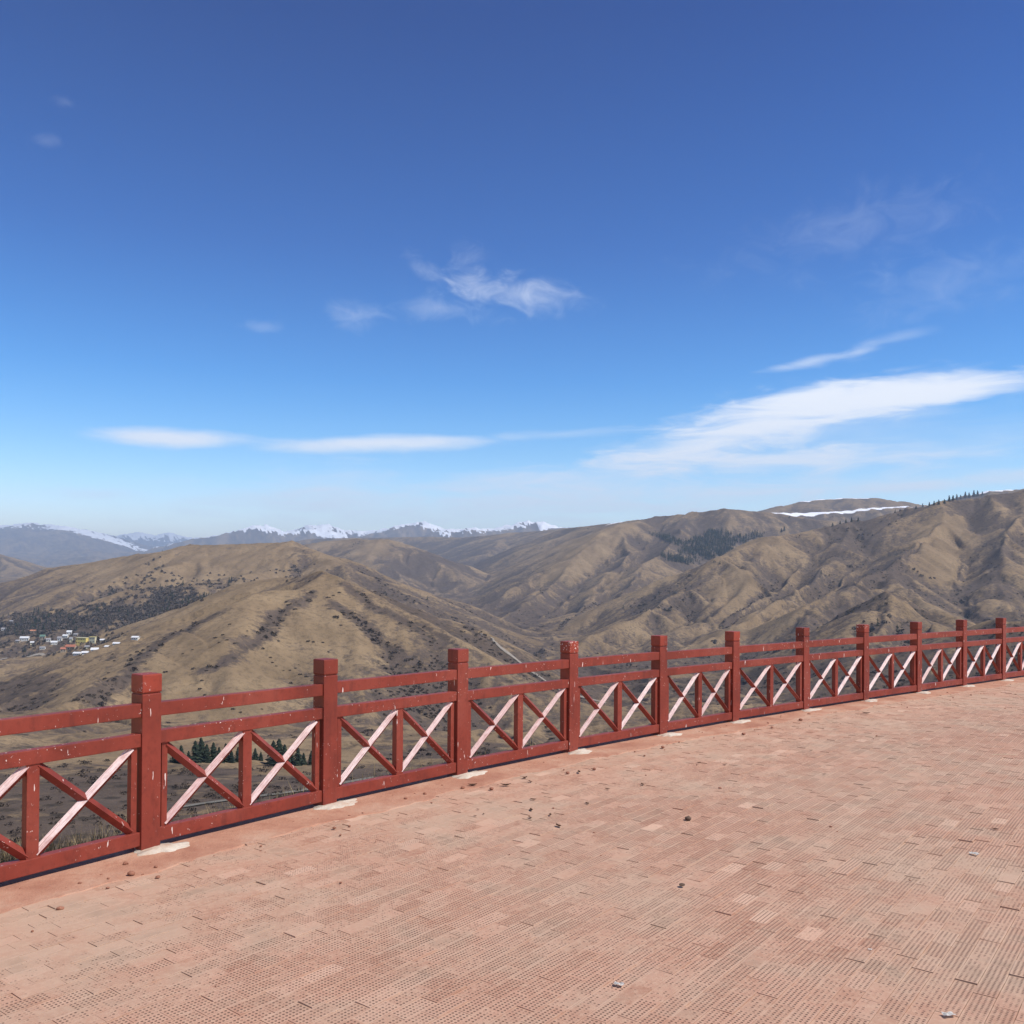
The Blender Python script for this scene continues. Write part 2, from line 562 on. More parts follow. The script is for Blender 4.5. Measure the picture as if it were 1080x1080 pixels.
ths = np.concatenate([np.radians(np.linspace(-62, -38.3, 30)), np.radians(np.linspace(-38, 38, 860)), np.radians(np.linspace(38.3, 62, 30))])
rs = np.concatenate([np.geomspace(3.6, 240, 170)[:-1], np.geomspace(240, 4600, 860)[:-1], np.geomspace(4600, 9000, 130)[:-1], np.geomspace(9000, 36000, 190)])
TX, TY, TH, TG, TR = terrain_grid(rs, ths)
LRS = np.log(rs)


def ground(x, y):
    """height of the finished terrain (bilinear look-up in its own grid)"""
    x = np.asarray(x, dtype=np.float64)
    y = np.asarray(y, dtype=np.float64)
    i = np.interp(np.log(np.maximum(np.hypot(x, y), rs[0])), LRS, np.arange(len(rs)))
    j = np.interp(np.arctan2(x, y), ths, np.arange(len(ths)))
    i0 = np.clip(np.floor(i).astype(int), 0, len(rs) - 2)
    j0 = np.clip(np.floor(j).astype(int), 0, len(ths) - 2)
    a, b = i - i0, j - j0
    return (TH[i0, j0] * (1 - a) * (1 - b) + TH[i0 + 1, j0] * a * (1 - b) + TH[i0, j0 + 1] * (1 - a) * b + TH[i0 + 1, j0 + 1] * a * b)


ZS = np.geomspace(40, 12000, 2600)


def hit(px, py, zmin=40.0):
    """where the sight line through a photograph point meets the ground"""
    x, y, z = P(px, py, ZS)
    g = ground(x, y)
    ok = np.nonzero((g >= z) & (ZS > zmin))[0]
    k = ok[0] if len(ok) else len(ZS) - 1
    return float(x[k]), float(y[k]), float(g[k])


# painted land cover: where snow lies, where scrub and conifers grow (world areas)
SPX = 540 + TX / np.maximum(TY, 1) * F_PX
SPY = HORIZ + ROLL * (SPX - 540) - (TH - CAM_H) / np.maximum(TY, 1) * F_PX


def near_line(pts, width):
    """1 on a world polyline, falling to 0 at width (per point widths in m)"""
    d = np.full(TX.shape, 1e9, dtype=np.float32)
    for (ax, ay, az_), (bx, by, bz) in zip(pts[:-1], pts[1:]):
        ex, ey = bx - ax, by - ay
        t = np.clip(((TX - ax) * ex + (TY - ay) * ey) / (ex * ex + ey * ey), 0, 1)
        d = np.minimum(d, np.hypot(TX - ax - ex * t, TY - ay - ey * t))
    return np.clip(1 - d / width, 0, 1)


nz1 = fbm(TX / 160, TY / 160, 4, 71)
nz2 = fbm(TX / 900, TY / 900, 4, 75)
nz3 = fbm(TX / 45, TY / 45, 4, 79)
SNOW = np.zeros_like(TH)
for idx, wd, lo in ((0, 1300, 0.28), (3, 1200, 0.34), (4, 1000, 0.22), (5, 1000, 0.22), (6, 900, 0.24), (7, 850, 0.28)):
    c = near_line(MOUNTAINS[idx][0], wd)
    SNOW = np.maximum(SNOW, sstep(lo + 0.18, lo + 0.34, c + nz2 * 0.40 - TG * 0.26) * sstep(0.05, 0.2, c))
for pts, wd in (([P(780, 541, 5000), P(850, 540, 5000), P(890, 538, 5000), P(925, 534, 5000), P(938, 533, 5000)], 48), ([P(940, 534, 5000), P(958, 533, 5000)], 45),
                ([P(838, 530, 5900), P(862, 527, 5900), P(885, 525, 5900), P(912, 525, 5900)], 45), ([P(1034, 518, 4700), P(1064, 516, 4700)], 34),
                ([P(640, 552, 4700), P(660, 549, 4500)], 30)):
    SNOW = np.maximum(SNOW, sstep(0.25, 0.5, near_line(pts, wd) + nz1 * 0.28) * sstep(0.02, 0.12, near_line(pts, wd)))


def area(px, py, rx, ry, z0, z1, tilt=0.0):
    t = math.radians(tilt)
    u, v = SPX - px, SPY - py
    a, b = (u * math.cos(t) + v * math.sin(t)) / rx, (-u * math.sin(t) + v * math.cos(t)) / ry
    return np.clip(1.3 - np.hypot(a, b), 0, 1) * ((TY > z0) & (TY < z1))


# scrub: gullies, shaded flanks, the bottoms
SCRUB = 0.54 + 0.34 * TG + 0.35 * nz1 + 0.28 * nz2
# grassy tops, tan
for a in (area(300, 680, 130, 70, 500, 1200), area(180, 712, 110, 45, 500, 1000), area(250, 650, 80, 30, 700, 1100), area(200, 600, 170, 28, 1900, 2700), area(390, 575, 60, 14, 3500, 5000), area(1000, 570, 45, 45, 1500, 2400),
          area(630, 570, 50, 20, 3000, 4300, -35), area(590, 605, 45, 18, 2600, 3600, -35)):
    SCRUB -= 0.80 * a
for a in (area(440, 655, 80, 22, 900, 1500, 33), area(410, 625, 60, 10, 1000, 2200, 35), area(22, 728, 44, 24, 560, 1400), area(930, 605, 45, 26, 1400, 2100, -35),
          area(470, 590, 70, 26, 3500, 7500), area(540, 645, 60, 60, 1500, 3600), area(880, 650, 70, 14, 1000, 1700, -25), area(240, 830, 420, 22, 150, 420),
          area(700, 700, 260, 50, 300, 1500), area(720, 560, 60, 25, 2600, 4300), area(1040, 560, 40, 60, 1700, 2600), area(900, 570, 40, 22, 1900, 2700)):
    SCRUB += 0.42 * a
FOREST = np.zeros_like(TH)
for a in (area(150, 648, 85, 20, 1350, 1830, -6), area(205, 638, 36, 15, 1350, 1850, -12), area(60, 655, 60, 12, 1400, 1900), area(15, 662, 50, 10, 1400, 2000)):
    FOREST = np.maximum(FOREST, a)
FOREST = np.maximum(FOREST, 0.7 * area(175, 630, 75, 15, 1350, 2000, -8))
FOREST = sstep(0.2, 0.95, FOREST + 0.45 * nz3 + 0.3 * nz1)
WOOD = np.zeros_like(TH)
for a in (area(742, 578, 34, 13, 2700, 4100), area(708, 570, 26, 4.5, 2700, 4100, 17), area(775, 571, 36, 6, 2700, 4100, -14), area(757, 566, 18, 8, 2700, 4100), area(716, 590, 22, 4, 2300, 3600, 10)):
    WOOD = np.maximum(WOOD, a)
WOOD = sstep(0.3, 0.75, WOOD + 0.3 * nz3 + 0.2 * nz1)
GULLIES = [[hit(*q, 450) for q in ln] for ln in (
    ((332, 624), (307, 640), (292, 652), (277, 672), (255, 690), (237, 700), (215, 708)),
    ((365, 618), (395, 640), (420, 652), (445, 667)),
    ((352, 637), (377, 655), (400, 675), (420, 690), (440, 705)),
    ((370, 597), (410, 621), (445, 637), (482, 653), (507, 671), (525, 684)),
    ((165, 681), (147, 696), (137, 712), (110, 727), (98, 738)),
    ((228, 648), (205, 660), (188, 668), (168, 678)),
    ((735, 601), (712, 619), (690, 632), (672, 645)),
    ((820, 612), (800, 632), (775, 650), (750, 668)),
    ((640, 628), (610, 648), (590, 665)),
    ((915, 590), (895, 604), (880, 622)))]
for ln in GULLIES:
    SCRUB = np.maximum(SCRUB, 1.05 * np.clip(near_line(ln, 17) + 0.4 * nz3, 0, 1) * sstep(0.02, 0.3, near_line(ln, 20)))
SCRUB = SCRUB + 0.10 * (1 - sstep(250, 620, TR))
SCRUB = np.clip(SCRUB + 0.5 * FOREST + 0.5 * WOOD, 0, 1)


# ------------------------------------------------------------------ materials
def mat(name, disp=False):
    m_ = bpy.data.materials.new(name)
    m_.use_nodes = True
    T = NT(m_.node_tree)
    b = T.n['Principled BSDF']
    return m_, T, b


def land_material():
    m_, T, b = mat("dry_hill_grass_and_scrub")
    geo = T.new('ShaderNodeNewGeometry')
    pos = geo.outputs['Position']
    scrub = T.attr("scrub").outputs['Fac']
    snow = T.attr("snow").outputs['Fac']
    n_big = T.noise(pos, 0.012, 5, 0.6)
    n_mid = T.noise(pos, 0.05, 5, 0.65)
    n_fine = T.noise(pos, 0.16, 5, 0.8)
    n_vf = T.noise(pos, 0.9, 3, 0.7)
    grass = T.ramp(n_big, [(0.3, (0.172, 0.121, 0.070)), (0.5, (0.236, 0.167, 0.097)), (0.7, (0.300, 0.216, 0.125))])
    grass = T.mix(T.m('MULTIPLY', T.smooth(n_fine, 0.46, 0.66), 0.6), grass, (0.105, 0.078, 0.050))
    bush = T.ramp(n_mid, [(0.3, (0.055, 0.043, 0.037)), (0.55, (0.086, 0.066, 0.056)), (0.75, (0.125, 0.094, 0.074))])
    sfac = T.m('ADD', T.m('MULTIPLY', scrub, 1.25), T.m('ADD', T.m('MULTIPLY', T.m('SUBTRACT', n_mid, 0.5), 2.0), T.m('MULTIPLY', T.m('SUBTRACT', n_fine, 0.5), 2.5)))
    col = T.mix(T.smooth(sfac, 0.25, 1.05, 0.0, 0.9), grass, bush)
    # single dark bushes as small spots
    vor = T.new('ShaderNodeTexVoronoi', feature='F1')
    T.put(vor.inputs['Vector'], pos)
    vor.inputs['Scale'].default_value = 0.10
    spot = T.smooth(T.m('ADD', vor.outputs['Distance'], T.m('MULTIPLY', T.m('SUBTRACT', n_vf, 0.5), 0.35)), 0.36, 0.20)
    spot = T.m('MULTIPLY', spot, T.smooth(T.m('ADD', scrub, T.m('MULTIPLY', T.m('SUBTRACT', n_mid, 0.5), 2.0)), 0.35, 0.8))
    col = T.mix(T.m('MULTIPLY', spot, 0.75), col, (0.038, 0.032, 0.026))
    col = T.mix(T.m('MULTIPLY', T.smooth(n_vf, 0.5, 0.8), 0.25), col, (0.30, 0.22, 0.13))
    col = T.mix(T.smooth(T.m('ADD', snow, T.m('MULTIPLY', T.m('SUBTRACT', n_mid, 0.5), 0.5)), 0.35, 0.6), col, (0.88, 0.90, 0.93))
    T.put(b.inputs['Base Color'], col)
    b.inputs['Roughness'].default_value = 1.0
    b.inputs['Specular IOR Level'].default_value = 0.05
    bump = T.new('ShaderNodeBump')
    bump.inputs['Strength'].default_value = 0.55
    bump.inputs['Distance'].default_value = 3.0
    T.put(bump.inputs['Height'], T.m('ADD', T.m('MULTIPLY', n_fine, 0.6), T.m('MULTIPLY', n_mid, 1.0)))
    T.l.new(bump.outputs[0], b.inputs['Normal'])
    return m_


M_LAND = land_material()


def terrain_chunk(name, i0, i1):
    nr, nt = i1 - i0, len(ths)
    v = np.stack([TX[i0:i1], TY[i0:i1], TH[i0:i1]], -1).reshape(-1, 3)
    ii, jj = np.meshgrid(np.arange(nr - 1), np.arange(nt - 1), indexing='ij')
    a = (ii * nt + jj).ravel()
    me = np_mesh(name, v, np.stack([a, a + 1, a + nt + 1, a + nt], 1)[:, ::-1], True)
    for nm, arr in (("scrub", SCRUB), ("snow", SNOW)):
        at = me.attributes.new(nm, 'FLOAT', 'POINT')
        at.data.foreach_set('value', np.ascontiguousarray(arr[i0:i1], dtype=np.float32).ravel())
    return tag(link(name, me, M_LAND), kind='structure')


iA = int(np.argmin(np.abs(rs - 240)))
iB = int(np.argmin(np.abs(rs - 9000)))
terrain_chunk("hillside", 0, iA + 1)
terrain_chunk("hills", iA, iB + 1)
terrain_chunk("mountains", iB, len(rs))


# haze: one closed box of even thin air round the whole scene
def haze():
    bm = bmesh.new()
    frame_box(bm, Vector((0, 0, 0)), Vector((1, 0, 0)), Vector((0, 1, 0)), Vector((0, 0, 1)), (-40000, 40000), (-3000, 40000), (float(TH.min()) - 1.5, float(TH.max()) + 40))
    m_ = bpy.data.materials.new("thin_air")
    m_.use_nodes = True
    T = NT(m_.node_tree)
    for nd in list(T.n):
        T.n.remove(nd)
    vol = T.new('ShaderNodeVolumePrincipled')
    vol.inputs['Color'].default_value = (0.62, 0.79, 1.0, 1)
    vol.inputs['Density'].default_value = 6.2e-5
    vol.inputs['Anisotropy'].default_value = 0.0
    out = T.new('ShaderNodeOutputMaterial')
    T.l.new(vol.outputs[0], out.inputs['Volume'])
    return tag(link("haze", bm_mesh("haze", bm), m_), kind='stuff')


USE_HAZE = True
if USE_HAZE:
    haze()


# ------------------------------------------------------------------ ribbons: tracks and the stream bed
def simple_mat(name, col, rough=0.9, var=0.25, scale=0.5, spec=0.2):
    m_, T, b = mat(name)
    pos = T.new('ShaderNodeTexCoord').outputs['Object']
    n = T.noise(pos, scale, 5, 0.6)
    c = Vector(col)
    T.put(b.inputs['Base Color'], T.ramp(n, [(0.3, c * (1 - var)), (0.7, c * (1 + var))]))
    b.inputs['Roughness'].default_value = rough
    b.inputs['Specular IOR Level'].default_value = spec
    return m_


M_TRACK = simple_mat("pale_gravel_track", (0.27, 0.235, 0.19), 0.95, 0.25, 0.08)
M_ROAD = simple_mat("worn_concrete_road", (0.17, 0.155, 0.125), 0.9, 0.2, 0.15)


def ribbon(name, pts, width, m_, lift=0.25):
    pts = [Vector((p[0], p[1], 0)) for p in pts]
    fine_ = []
    for a, b in zip(pts[:-1], pts[1:]):
        n = max(2, int((b - a).length / 8))
        fine_ += [a.lerp(b, k / n) for k in range(n)]
    fine_.append(pts[-1])
    for _ in range(6):
        fine_ = [fine_[0]] + [(fine_[i - 1] + fine_[i] * 2 + fine_[i + 1]) / 4 for i in range(1, len(fine_) - 1)] + [fine_[-1]]
    vs, fs = [], []
    for i, p in enumerate(fine_):
        t = (fine_[min(i + 1, len(fine_) - 1)] - fine_[max(i - 1, 0)]).normalized()
        n = Vector((-t.y, t.x, 0))
        w = width * (0.8 + 0.4 * random.random())
        for s in (-0.5, 0.0, 0.5):
            q = p + n * w * s
            vs.append((q.x, q.y, float(ground(q.x, q.y)) + lift))
    for i in range(len(fine_) - 1):
        for k in (0, 1):
            a = i * 3 + k
            fs.append((a, a + 1, a + 4, a + 3))
    return tag(link(name, np_mesh(name, np.array(vs), np.array(fs), True), m_), kind='structure')


ribbon("road", [hit(x, y, 150) for x, y in ((190, 852), (230, 845), (265, 841), (300, 837), (345, 832), (400, 820))], 3.6, M_ROAD, 0.3)
ribbon("stream_bed", [hit(x, y, 600) for x, y in ((508, 668), (522, 681), (540, 692), (552, 702), (568, 715), (590, 728), (640, 742))], 3.6, M_TRACK, 0.6)
ribbon("track", [hit(x, y, 900) for x, y in ((-40, 703), (0, 697), (25, 693), (50, 690), (75, 686))], 7, M_TRACK, 0.7)


# ------------------------------------------------------------------ vegetation
def leaf_tris(n, flat=0.75, size=0.30, seed=1):
    """loose leaf-sized triangles through a dome of radius 1, base at z = 0"""
    g = np.random.default_rng(seed)
    d = g.normal(size=(n, 3))
    d /= np.linalg.norm(d, axis=1, keepdims=True)
    rr = g.uniform(0.35, 1.0, (n, 1)) ** 0.6
    lump = 1 + 0.25 * np.sin(3 * np.arctan2(d[:, 1:2], d[:, 0:1]) + seed) * (1 - np.abs(d[:, 2:3]))
    c = d * rr * lump
    c[:, 2] = np.abs(c[:, 2]) * flat + 0.05
    t1 = g.normal(size=(n, 3))
    t1 /= np.linalg.norm(t1, axis=1, keepdims=True)
    t2 = np.cross(t1, g.normal(size=(n, 3)))
    t2 /= np.linalg.norm(t2, axis=1, keepdims=True)
    s = size * g.uniform(0.6, 1.2, (n, 1))
    v = np.stack([c + t1 * s, c - t1 * s * 0.6 + t2 * s * 0.8, c - t1 * s * 0.6 - t2 * s * 0.8], 1)
    v[:, :, 2] = np.maximum(v[:, :, 2], -0.05)
    return v.reshape(-1, 3)


def cone_tris(tiers, per, seed=1, ragged=0.3):
    """drooping needle sprays in tiers: height 1, radius about 0.2"""
    g = np.random.default_rng(seed)
    out = []
    for k in range(tiers):
        z = 0.08 + 0.9 * k / tiers
        r = 0.21 * (1 - z) ** 0.85 + 0.012
        for j in range(per):
            a = 2 * math.pi * (j + g.uniform(-.3, .3)) / per + k * 0.7
            rr = r * g.uniform(1 - ragged, 1 + ragged)
            w = 0.5 * (1 - z) ** 0.5 * 0.21 + 0.02
            ca, sa = math.cos(a), math.sin(a)
            out += [(0.01 * ca, 0.01 * sa, z + 0.07), (rr * ca - w * sa, rr * sa + w * ca, z - 0.03 * g.uniform(0, 2)), (rr * ca * 1.15 + w * sa * 0.6, rr * sa * 1.15 - w * ca * 0.6, z - 0.05 * g.uniform(0, 2))]
    out += [(-0.015, 0, 0.9), (0.015, 0, 0.9), (0, 0, 1.03)]
    return np.array(out)


def scatter_mesh(name, pos, scl, templates, sq=None):
    """one mesh of many turned, scaled copies of triangle templates"""
    vs = []
    for k, tp in enumerate(templates):
        sel = np.arange(len(pos)) % len(templates) == k
        p, s = pos[sel], scl[sel]
        a = RNG.uniform(0, 2 * math.pi, len(p))
        ca, sa = np.cos(a)[:, None], np.sin(a)[:, None]
        z = s * (sq[sel] if sq is not None else 1.0)
        x = (tp[None, :, 0] * ca - tp[None, :, 1] * sa) * s[:, None] + p[:, 0:1]
        y = (tp[None, :, 0] * sa + tp[None, :, 1] * ca) * s[:, None] + p[:, 1:2]
        zz = tp[None, :, 2] * z[:, None] + p[:, 2:3]
        vs.append(np.stack([x, y, zz], -1).reshape(-1, 3))
    v = np.concatenate(vs)
    return np_mesh(name, v, np.arange(len(v)).reshape(-1, 3))


def leaf_mat(name, c0, c1, scale=0.2):
    m_, T, b = mat(name)
    geo = T.new('ShaderNodeNewGeometry')
    n = T.noise(geo.outputs['Position'], scale, 3, 0.6)
    f = T.m('ADD', T.m('MULTIPLY', geo.outputs['Random Per Island'], 0.6), T.m('MULTIPLY', n, 0.5))
    T.put(b.inputs['Base Color'], T.ramp(f, [(0.2, c0), (0.85, c1)]))
    b.inputs['Roughness'].default_value = 0.95
    b.inputs['Specular IOR Level'].default_value = 0.1
    return m_


M_SCRUB = leaf_mat("bare_scrub_twigs", (0.045, 0.036, 0.030), (0.105, 0.080, 0.062))
M_BARE = leaf_mat("leafless_woodland", (0.062, 0.052, 0.045), (0.145, 0.118, 0.098), 0.05)
M_CONIFER = leaf_mat("conifer_needles", (0.012, 0.020, 0.014), (0.040, 0.052, 0.032), 0.1)
M_BARK = simple_mat("grey_brown_bark", (0.10, 0.075, 0.055), 0.95, 0.3, 3.0)
M_GRASS = leaf_mat("dry_straw_grass", (0.30, 0.22, 0.11), (0.52, 0.41, 0.22), 2.0)

DOMES = [leaf_tris(26, 0.8, 0.42, s) for s in (1, 2, 3, 4)]
CONES = [cone_tris(7, 5, s) for s in (1, 2, 3)]


def pick(mask, n, weight_area=True):
    """n random spots on the terrain where mask is large, weighted by ground area seen from the fence"""
    w = (mask * (np.abs(np.gradient(SPY, axis=0)) + 0.02)).astype(np.float64).ravel()
    c = np.cumsum(w)
    k = np.searchsorted(c, RNG.uniform(0, c[-1], n))
    i, j = np.unravel_index(np.clip(k, 0, TX.size - 1), TX.shape)
    r = np.exp(LRS[i] + RNG.uniform(-.003, .003, n))
    t = ths[j] + RNG.uniform(-.001, .001, n)
    x, y = r * np.sin(t), r * np.cos(t)
    return np.stack([x, y, ground(x, y)], 1)


# scrub on all the hills: nobody could count it
inframe = ((SPX > -150) & (SPX < 1230))
p = pick(np.clip(SCRUB - 0.45, 0, 1) ** 2 * sstep(0.0, 0.55, nz3 + 0.45 * TG + 0.25 * nz1) * ((TR > 420) & (TR < 2600)) * inframe, 9000)
rr_ = np.hypot(p[:, 0], p[:, 1])
tag(link("scrub", scatter_mesh("scrub", p - [0, 0, 0.3], RNG.uniform(0.8, 2.3, len(p)) * (0.75 + rr_ / 5000), DOMES), M_SCRUB), kind='stuff')
p2 = []
for ln in GULLIES:
    for (ax, ay, _a), (bx, by, _b) in zip(ln[:-1], ln[1:]):
        n_ = int(math.hypot(bx - ax, by - ay) / 6.5)
        for k in range(n_):
            t_ = random.random()
            if vnoise(np.array([(ax + (bx - ax) * t_) / 60]), np.array([(ay + (by - ay) * t_) / 60]), 3)[0] > 0.3:
                p2.append((ax + (bx - ax) * t_ + random.gauss(0, 6), ay + (by - ay) * t_ + random.gauss(0, 6)))
p2 = np.array(p2)
p2 = np.column_stack([p2, ground(p2[:, 0], p2[:, 1]) - 0.3])
tag(link("gully_scrub", scatter_mesh("gully_scrub", p2, RNG.uniform(1.2, 3.6, len(p2)), DOMES), M_SCRUB), kind='stuff')
# woodland above the village
p = pick((FOREST + 0.10 * area(75, 680, 80, 10, 1100, 1700) + 0.1 * area(180, 612, 110, 12, 1500, 2100)) * (TR > 1200), 4600)
tag(link("woodland", scatter_mesh("woodland", p - [0, 0, 0.3], RNG.uniform(2.2, 4.2, len(p)), DOMES, RNG.uniform(1.0, 1.8, len(p))), M_BARE), kind='stuff')
p = pick(FOREST * (TR > 1200) * sstep(-0.1, 0.4, nz1 + sstep(140, 200, SPX) * 0.4), 420)
tag(link("pine_wood", scatter_mesh("pine_wood", p - [0, 0, 0.3], RNG.uniform(8, 13, len(p)), CONES), M_CONIFER), kind='stuff')
# dark wood in the side valley
p = pick(WOOD, 1300)
tag(link("conifer_wood", scatter_mesh("conifer_wood", p - [0, 0, 0.3], RNG.uniform(9, 18, len(p)), CONES), M_CONIFER), kind='stuff')
# brushwood on the slope right under the platform
mk = ((TR > 14) & (TR < 420)) * inframe * np.clip(0.6 + nz3, 0, 1) * sstep(2, 30, -fence_sd(TX, TY))
p = pick(mk, 3800)
rr_ = np.hypot(p[:, 0], p[:, 1])
tag(link("brushwood", scatter_mesh("brushwood", p - [0, 0, 0.1], RNG.uniform(0.25, 0.6, len(p)) * (0.7 + rr_ / 130), [leaf_tris(40, 0.9, 0.22, s) for s in (11, 12, 13)]), M_SCRUB), kind='stuff')


# dry grass on the bank just behind the fence
def grass_tufts():
    n = 3600
    s = np.where(RNG.random(n) < 0.6, RNG.normal(-0.9, 0.5, n), RNG.uniform(-6, 18, n))
    d = 0.35 + RNG.exponential(0.9, n)
    x = np.interp(s, FS, FX) - np.cos(np.interp(s, FS, FH)) * d
    y = np.interp(s, FS, FY) + np.sin(np.interp(s, FS, FH)) * d
    keep = fbm(x / 1.3, y / 1.3, 2, 91) > -0.15
    x, y, d = x[keep], y[keep], d[keep]
    z = ground(x, y)
    vs = []
    for k in range(9):
        a = RNG.uniform(0, 2 * math.pi, len(x))
        h = RNG.uniform(0.12, 0.32, len(x))
        ln = RNG.uniform(0.03, 0.16, len(x))
        bx, by = x + RNG.normal(0, 0.04, len(x)), y + RNG.normal(0, 0.04, len(x))
        wx, wy = np.cos(a) * 0.005, np.sin(a) * 0.005
        tip = np.stack([bx + np.sin(a) * ln, by + np.cos(a) * ln, z + h], 1)
        vs.append(np.stack([np.stack([bx - wx, by - wy, z - 0.03], 1), np.stack([bx + wx, by + wy, z - 0.03], 1), tip], 1).reshape(-1, 3))
    v = np.concatenate(vs)
    return tag(link("dry_grass", np_mesh("dry_grass", v, np.arange(len(v)).reshape(-1, 3)), M_GRASS), kind='stuff')


grass_tufts()

# single shrubs one can point to on the tan hill
SHRUB_ME = []
for k in range(4):
    v = leaf_tris(90, 0.7, 0.26, 100 + k)
    me = np_mesh("shrub", v, np.arange(len(v)).reshape(-1, 3))
    me.materials.append(M_SCRUB)
    SHRUB_ME.append(me)
SHRUBS = [(355, 652, 8), (360, 660, 4), (326, 677, 5), (331, 678, 4), (341, 678, 4), (347, 688, 3.5), (400, 700, 2.5), (286, 694, 4), (288, 699, 4), (292, 703, 3.5), (300, 708, 3),
          (307, 707, 3), (312, 705, 3), (316, 702, 2.5), (318, 712, 5), (324, 714, 5), (330, 718, 4), (346, 631, 5), (352, 629, 4), (358, 626, 4), (300, 655, 3), (295, 663, 3),
          (243, 659, 4), (236, 670, 5), (228, 673, 5), (240, 676, 4), (232, 678, 4), (248, 679, 4), (260, 671, 4), (261, 666, 3), (219, 708, 4.5), (214, 718, 4), (212, 727, 5), (218, 733, 5),
          (176, 709, 5.5), (155, 701, 3), (143, 704, 3), (112, 716, 6), (116, 710, 4), (122, 718, 5), (95, 733, 6), (247, 748, 5), (277, 748, 4), (255, 752, 4), (322, 749, 4), (270, 730, 3),
          (194, 690, 3), (204, 686, 3), (122, 697, 3), (139, 691, 4), (146, 688, 5), (152, 686, 5), (158, 682, 4), (120, 691, 3)]
for k, (px, py, w) in enumerate(SHRUBS):
    x, y, z = hit(px, py, 450)
    o = bpy.data.objects.new("shrub", SHRUB_ME[k % 4])
    COL.objects.link(o)
    o.location = (x, y, z - 0.2)
    sc = w * y / F_PX * 0.5
    o.scale = (sc, sc, sc * random.uniform(0.65, 0.95))
    o.rotation_euler = (0, 0, random.uniform(0, 6.3))
    tag(o, "dark leafless shrub standing by itself on the tan grass hill", "shrub", "single shrubs on the tan hill")


# conifers one can tell apart
def trunk_mesh():
    bm = bmesh.new()
    bmesh.ops.create_cone(bm, cap_ends=True, segments=7, radius1=0.022, radius2=0.003, depth=0.95, matrix=Matrix.Translation((0, 0, 0.475 - 0.03)))
    return bm_mesh("trunk", bm)


TRUNK_ME = trunk_mesh()
TRUNK_ME.materials.append(M_BARK)
CROWN_ME = []
for k in range(4):
    v = cone_tris(15, 9, 40 + k, 0.4)
    me = np_mesh("crown", v, np.arange(len(v)).reshape(-1, 3))
    me.materials.append(M_CONIFER)
    CROWN_ME.append(me)


def conifer(px, py, hpx, label, group, zmin, wide=1.0):
    x, y, z = hit(px, py, zmin)
    t = empty("conifer_tree", (x, y, z - 0.15), random.uniform(0, 6.28))
    s = hpx * y / F_PX
    t.scale = (s * wide, s * wide, s)
    tag(t, label, "tree", group)
    for nm, me in (("trunk", TRUNK_ME), ("crown", random.choice(CROWN_ME))):
        o = bpy.data.objects.new(nm, me)
        COL.objects.link(o)
        o.parent = t


for px, py, h in ((186, 804, 16), (193, 805, 20), (201, 804, 13), (208, 804, 24), (214, 803, 26), (220, 804, 20), (227, 804, 22), (233, 804, 17), (240, 803, 20), (246, 804, 14), (253, 803, 16), (262, 803, 12),
                  (271, 801, 13), (277, 802, 10), (290, 806, 26), (296, 808, 30), (302, 808, 24), (309, 806, 16), (316, 807, 20), (322, 806, 13), (330, 806, 15), (338, 806, 12)):
    conifer(px, py, h, "small dark conifer in the row along the valley floor behind the railing", "conifers in a row behind the railing", 220, 1.25)
for px, py, h in ((985, 531, 4), (990, 530, 4.5), (996, 529, 4), (1001, 527, 5.5), (1005, 526, 5), (1009, 525, 5), (1013, 524.5, 4), (1018, 523.5, 6), (1022, 523, 5), (1027, 522, 6), (1031, 521.5, 5), (1036, 520.5, 3.5),
                  (980, 532, 3.5), (973, 533, 3.5), (966, 535, 3), (905, 548, 3.5), (898, 549, 4), (892, 550, 3.5), (886, 551, 3), (878, 553, 3), (827, 558, 4), (824, 560, 3.5)):
    conifer(px, py + 2, h + 1, "small dark conifer on the crest of the ridge on the far slope", "conifers along the ridge crest", 1500, 1.1)


# ------------------------------------------------------------------ village
M_WHITE = simple_mat("white_render", (0.70, 0.67, 0.59), 0.85, 0.06)
M_YELL = simple_mat("yellow_render", (0.72, 0.60, 0.20), 0.85, 0.06)
M_CREAM = simple_mat("cream_render", (0.70, 0.64, 0.42), 0.85, 0.06)
M_TAN = simple_mat("earth_render", (0.42, 0.34, 0.24), 0.9, 0.1)
M_RROOF = simple_mat("red_roof_sheet", (0.42, 0.16, 0.10), 0.7, 0.1)
M_OROOF = simple_mat("orange_roof_sheet", (0.50, 0.22, 0.12), 0.7, 0.1)
M_GROOF = simple_mat("green_roof_sheet", (0.13, 0.22, 0.17), 0.7, 0.1)
M_WROOF = simple_mat("pale_roof_sheet", (0.66, 0.66, 0.65), 0.6, 0.06)
M_GYROOF = simple_mat("grey_roof_sheet", (0.30, 0.29, 0.29), 0.7, 0.1)
M_GLASS = simple_mat("dark_window_pane", (0.05, 0.06, 0.07), 0.15, 0.1, 0.5, 0.5)


